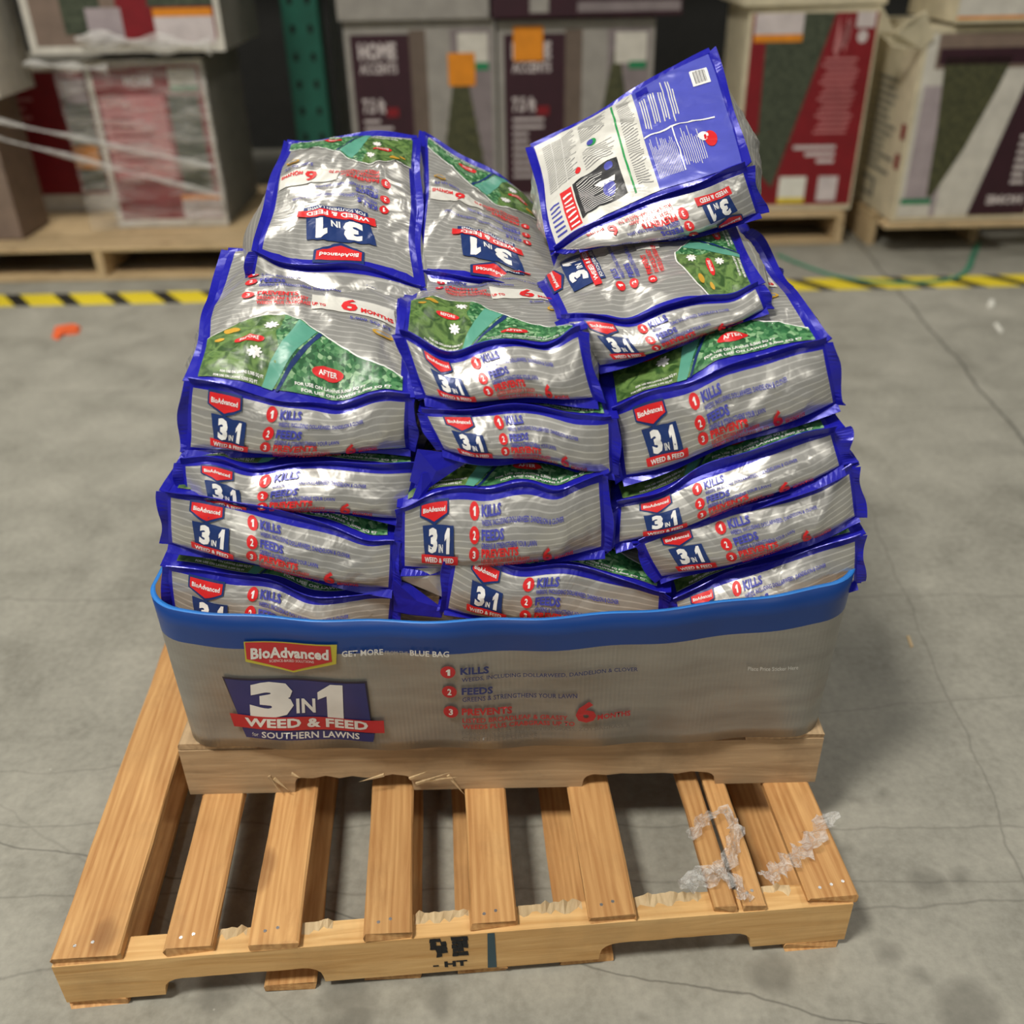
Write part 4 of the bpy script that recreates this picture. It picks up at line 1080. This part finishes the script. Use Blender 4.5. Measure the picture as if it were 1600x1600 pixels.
# red carton, upside down
red = [('red_panel', rect(4, 3, 97, 97, 'c_red', 0)), ('tree_picture', poly([(0 + 42, 3), (84, 3), (84, 50), (96, 52), (96, 97 - 22), (60, 97)], 'tree_g', 1)),
       ('tree_picture', poly([(42, 3), (96, 48), (96, 75), (63, 97)], 'tree_g', 1))]
red = [('red_panel', rect(3, 3, 98, 97, 'c_red', 0)), ('tree_picture', poly([(14, 97), (66, 97), (32, 12), (4, 30), (4, 40), (16, 40)], 'tree_g', 1)),
       ('paper_label', rect(5, 87, 42, 97, 'c_text', 2)), ('paper_label', rect(5, 84, 42, 87.5, 'c_orange', 3)),
       ('price_label', rect(38, 6, 60, 18, 'paper', 3)), ('price_label', rect(38, 4, 60, 7, 'c_yellow', 4)), ('small_print', rect(70, 5, 86, 18, 'c_text', 2)),
       ('scroll_print', poly([(67, 80), (69, 96), (72, 80), (75, 96), (78, 84), (79, 95), (76, 78), (73, 90), (70, 76)], 'c_pink', 2)),
       ('small_print', rect(82, 90, 96, 97, 'c_text', 2)), ('small_print', ell(88, 86, 4, 3, 'c_text', 2))]
for k in range(14): red.append(('small_print', rect(60 + 2 * (k % 3), 40 + k * 2.7, 86 + (k % 4), 41.2 + k * 2.7, 'c_pink', 2)))
for k in range(3): red.append(('small_print', rect(46 + 10 * k, 32 - 3.5 * k, 80, 34 - 3.5 * k, 'c_text', 2)))
carton('red carton with a dark green tree picture standing upside down on its pallet', 1.135, 1.735, 4.93, 5.5, 0.158, 1.075, 'c_cream', red, math.radians(-2))
carton('cream carton edge standing on the red carton', 1.10, 1.75, 4.9, 5.5, 1.077, 1.7, 'c_cream', [])
# torn white carton, upside down, with cream side
wh = [('pale_panel', rect(3, 3, 97, 97, 'c_white', 0)), ('grey_panel', rect(6, 3, 30, 72, 'c_lilac', 1)), ('tree_picture', poly([(16, 86), (62, 86), (56, 70), (42, 40), (26, 14), (22, 14), (20, 50)], 'tree', 2)),
      ('dark_band', rect(10, 80, 99, 97, 'c_brown', 1)), ('dark_band', rect(12, 82, 97, 90, 'c_maroon', 2)), ('maroon_panel', poly([(54, 3), (97, 3), (97, 78), (76, 78)], 'c_maroon', 3)),
      ('corner_label', rect(4, 3, 26, 10, 'c_white', 4)), ('corner_label', rect(4, 10, 26, 13, 'c_green', 5)), ('corner_label', rect(80, 82, 97, 96, 'c_green', 4)),
      ('lettering', (100 - T('HOME', 8, 86, 5, 'c_text', 5, w=26, bold=0.05)[0], T('HOME', 8, 86, 5, 'c_text')[1], 'c_text', 5))]
wh += lines(80, 96, (20, 24, 28, 32, 36, 40, 44), 2.2, 'c_text', 7, 5)
sp = []
for k in range(13):
    r = random.Random(k); sp.append(('small_print', rect(22, 22 + k * 4.0, 40 + r.uniform(8, 42), 24 + k * 4.0, 'c_grey', 1)))
sp += [('black_mark', rect(20, 6, 52, 17, 'c_grey', 1)), ('black_mark', rect(24, 8, 46, 15, 'c_cream', 2)), ('red_mark', rect(88, 44, 97, 52, 'c_red', 2)), ('red_mark', rect(86, 28, 95, 36, 'c_red', 2))]
carton('torn cream carton standing upside down with a lettered side and crushed top', 1.855, 2.52, 4.66, 5.25, 0.158, 1.00, 'c_cream', wh, math.radians(1), sp)
carton('cream carton with orange trim lying on the torn carton', 1.96, 2.7, 4.62, 5.2, 1.015, 1.6, 'c_cream', [('orange_trim', rect(0, 3, 100, 5, 'c_orange', 1)), ('pale_panel', rect(0, 5, 100, 60, 'c_white', 0))])
# torn flap on top of the torn carton
V, F = [], []
fl = [(1378, 8, 4.66), (1400, 52, 4.62), (1425, 30, 4.6), (1448, 18, 4.62), (1460, 60, 4.64), (1440, 78, 4.655), (1395, 72, 4.655), (1372, 50, 4.70)]
tp = [at_y(*q) for q in fl]
V = [tuple(p) for p in tp] + [tuple(p + np.array([0.0, 0.012, 0.004])) for p in tp]
n_ = len(fl); F = [tuple(range(n_)), tuple(range(n_, 2 * n_))[::-1]] + [(k, (k + 1) % n_, n_ + (k + 1) % n_, n_ + k) for k in range(n_)]
o = mesh_obj('cardboard_flap', V, F, ['c_cream']); tag(o, 'ragged torn cream cardboard flap bent over the crushed carton corner', 'cardboard')

# left group
lr = [('red_panel', rect(5, 5, 97, 97, 'c_red', 0)), ('tree_picture', rect(66, 22, 92, 80, 'tree_g', 2)), ('pink_panel', rect(8, 30, 62, 80, 'c_pink', 1)), ('corner_label', rect(70, 84, 94, 95, 'c_white', 3)), ('corner_label', rect(70, 82, 94, 85, 'c_green', 4)),
      ('paper_label', rect(62, 6, 97, 17, 'c_text', 3)), ('paper_label', rect(62, 17, 97, 20, 'c_orange', 4)), ('lettering', T('HOME', 32, 86, 5, 'c_text', 3, w=24, bold=0.05))]
lr += lines(12, 56, (36, 41, 46, 51, 56, 61, 66), 1.6, 'c_red', 3, 2)
carton('red fronted carton under stretch wrap with its grey side toward the green rack post', -1.93, -1.385, 4.85, 5.55, 0.158, 0.915, 'c_side', [('white_border', rect(0, 0, 100, 100, 'c_white', -0.5))] + lr)
l2 = [('white_border', rect(0, 0, 100, 100, 'c_white', -0.5)), ('dark_panel', rect(4, 5, 96, 97, 'c_brown', 0)), ('red_panel', rect(48, 8, 97, 97, 'c_red', 1)), ('paper_label', rect(66, 5, 96, 22, 'c_text', 3)), ('paper_label', rect(66, 22, 96, 27, 'c_orange', 4)), ('tree_picture', rect(20, 12, 40, 60, 'tree_g', 2)), ('tree_picture', rect(64, 28, 97, 60, 'tree_g', 2)), ('pale_panel', rect(32, 8, 50, 28, 'c_lilac', 3))]
carton('wrapped dark carton with an orange striped label overhanging the red fronted carton', -2.10, -1.235, 4.74, 5.45, 0.955, 1.6, 'c_side', l2)
l3 = [('white_border', rect(0, 0, 100, 100, 'c_white', -0.5)), ('red_panel', rect(5, 12, 96, 95, 'c_red', 0)), ('tree_picture', rect(70, 14, 92, 80, 'tree_g', 1)), ('price_sticker', rect(68, 30, 90, 46, 'c_orange', 2)), ('corner_label', rect(72, 74, 92, 90, 'c_lilac', 2))]
l3 += lines(12, 60, (64, 70, 76), 2.5, 'c_pink', 4, 2)
carton('set-back red carton with an orange sticker under white wrap bands', -2.62, -2.03, 5.2, 5.75, 0.158, 0.87, 'c_grey', l3)
carton('brownish carton at the corner of the wrapped pallet load', -2.95, -2.33, 4.66, 4.98, 0.158, 0.80, 'c_brown', [])
carton('white edged carton standing on the brownish corner carton', -2.84, -2.19, 4.52, 4.9, 0.806, 1.5, 'c_white', [('dark_panel', rect(3, 4, 93, 97, 'c_brown', 0))])

# pallets behind
def bg_pallet(label, x0, x1, y0, y1, rz=0.0, recess=0.0, nb=5):
    W, D = x1 - x0, y1 - y0
    root = empty('wooden_pallet', (x0, y0, 0), rz); tag(root, label, 'pallet', 'pallets under the tree cartons')
    for x in (0, W / 2 - 0.02, W - 0.04):
        o = board('stringer', root, x, x + 0.04, recess, D, 0.0 if recess else 0.018, 0.136, 'wood_b', int(x * 100), 0.002, 4)
    for k in range(nb):
        y = (D - 0.13) * k / (nb - 1)
        board('deck_board', root, 0, W, y, y + 0.13, 0.136, 0.155, 'wood_b', 300 + k, 0.003)
    for k in range(0 if recess else 3):
        y = (D - 0.13) * k / 2
        board('bottom_board', root, 0, W, y, y + 0.13, 0.0, 0.018, 'wood_b', 320 + k, 0.003)
bg_pallet('pale pallet carrying the wrapped red cartons beside the striped tape', -2.64, -1.21, 4.5, 5.72, nb=9)
bg_pallet('pale pallet under the red carton with the dark tree picture', 0.62, 1.70, 4.86, 5.8)
bg_pallet('pale pallet under the torn cream carton', 1.82, 2.9, 4.62, 5.6, recess=0.22)
bg_pallet('pale pallet under the cartons with orange stickers', -0.85, 0.60, 5.16, 6.1)

# green rack upright; dark discs paint the shade inside its keyhole slots
def rack_post(label, x, y, w, d, h, mat, slots=True):
    root = empty('rack_post', (x, y, 0)); tag(root, label, 'rack post')
    bm_obj('post', box_bm(-w / 2, w / 2, 0, d, 0.008, h, 0.006), mat, root)
    bm_obj('foot_plate', box_bm(-w * 0.8, w * 0.8, -0.03, d + 0.03, 0.0, 0.008), mat, root)
    if slots:
        bm = bmesh.new(); bmesh.ops.create_cone(bm, cap_ends=True, segments=10, radius1=0.017, radius2=0.017, depth=0.004)
        me = bpy.data.meshes.new('slot'); bm.to_mesh(me); bm.free(); me.materials.append(MAT['dark'])
        for k in range(int((h - 0.2) / 0.13)):
            for s in (-1, 1):
                o = bpy.data.objects.new('slot', me); COL.objects.link(o); o.parent = root
                o.location = (s * w * 0.24, 0.0, 0.2 + k * 0.13); o.rotation_euler = (PI / 2, 0, 0); o.scale = (0.8, 1.25, 1)
rack_post('green steel rack post with two rows of keyhole slots', -1.02, 5.45, 0.185, 0.12, 3.2, 'rackgreen')
rack_post('thin grey post behind the green rack post', -0.92, 5.9, 0.05, 0.05, 3.2, 'post_grey', False)

def shade_shelf():  # shelf out of view, added to keep the space behind the cartons dark
    root = empty('shade_shelf', (0, 6.0, 2.1)); tag(root, 'unseen green beamed shelf with a boarded deck, added to shade behind the cartons', 'rack shelf')
    bm_obj('beam', box_bm(-4.5, 4.5, 0, 0.05, 0, 0.12, 0.004), 'rackgreen', root); bm_obj('beam', box_bm(-4.5, 4.5, 1.1, 1.15, 0, 0.12, 0.004), 'rackgreen', root)
    for k in range(30): board('deck_board', root, -4.5 + k * 0.3, -4.5 + k * 0.3 + 0.29, 0.0, 1.15, 0.12, 0.14, 'wood_b', 500 + k, 0.002, 2)
shade_shelf()
# stretch wrap on the left load
def mat_stretch():
    t = NT('stretch_wrap_film'); co = t.coord()
    n = t.noise(t.mapping(co, (1.2, 1, 7), rot=(0, 0.22, 0)), 3.5, 5, 0.6, 0.8)
    t.set(col=srgb(225, 222, 218), rough=0.3, normal=t.bump(n, 0.8, 0.03))
    tr = t.add('ShaderNodeBsdfTransparent'); mx = t.add('ShaderNodeMixShader')
    fac = t.ramp(n, [(0.42, BW(0.10)), (0.72, BW(0.55))])
    t.l.new(fac, mx.inputs[0]); t.l.new(tr.outputs[0], mx.inputs[1]); t.l.new(t.p.outputs[0], mx.inputs[2])
    t.l.new(mx.outputs[0], t.n['Material Output'].inputs[0]); MAT['stretch'] = t.m
    t = NT('bunched_wrap_film'); n = t.noise(t.mapping(t.coord(), (2, 1, 12)), 8, 4)
    t.set(col=srgb(226, 224, 220), rough=0.3, normal=t.bump(n, 0.9, 0.02))
    tr = t.add('ShaderNodeBsdfTransparent'); mx = t.add('ShaderNodeMixShader')
    t.l.new(t.ramp(n, [(0.3, BW(0.35)), (0.65, BW(0.75))]), mx.inputs[0]); t.l.new(tr.outputs[0], mx.inputs[1]); t.l.new(t.p.outputs[0], mx.inputs[2])
    t.l.new(mx.outputs[0], t.n['Material Output'].inputs[0]); MAT['bunched'] = t.m
mat_stretch()
def stretch_wrap():
    root = empty('stretch_wrap', (-1.9, 4.6, 0.16)); tag(root, 'clear stretch wrap pulled round the pallet load of red cartons', 'stretch wrap')
    O = np.array([-1.9, 4.6, 0.16])
    n, m = 40, 30; V, F = [], []
    r = np.random.default_rng(3)
    for i in range(n + 1):
        for j in range(m + 1):
            x = -2.02 + 0.65 * i / n; z = 0.17 + 0.76 * j / m
            y = 4.74 + (4.835 - 4.74) * min(1, max(0, (x + 2.02) / 0.12)) + 0.008 * math.sin(x * 23 + z * 31) * math.sin(z * 17 - x * 9) - 0.01
            V.append(np.array([x, y, z]) - O)
    for i in range(n):
        for j in range(m): F.append((i * (m + 1) + j, (i + 1) * (m + 1) + j, (i + 1) * (m + 1) + j + 1, i * (m + 1) + j + 1))
    mesh_obj('film_sheet', V, F, ['stretch'], root, smooth=True)
    for (a, b, w, sd) in (((-40, 180, 4.52), (335, 262, 4.80), 0.035, 1), ((-40, 205, 4.52), (345, 305, 4.80), 0.03, 2), ((120, 62, 4.72), (330, 72, 4.71), 0.085, 5), ((40, 100, 4.7), (170, 108, 4.75), 0.04, 6)):
        p, q = at_y(*a) - O, at_y(*b) - O
        nn = 36; mm = 6; V, F = [], []; rr = np.random.default_rng(sd)
        for i in range(nn + 1):
            c = p + (q - p) * i / nn; ww = w * (0.7 + 0.4 * math.sin(i * 0.4 + sd))
            for k in range(mm + 1):
                V.append(c + np.array([0, -0.006 - 0.016 * math.sin(PI * k / mm) - abs(rr.normal()) * 0.003, (k / mm - 0.5) * ww]))
        for i in range(nn):
            for k in range(mm): F.append((i * (mm + 1) + k, (i + 1) * (mm + 1) + k, (i + 1) * (mm + 1) + k + 1, i * (mm + 1) + k + 1))
        mesh_obj('bunched_band', V, F, ['bunched'], root, smooth=True)
stretch_wrap()
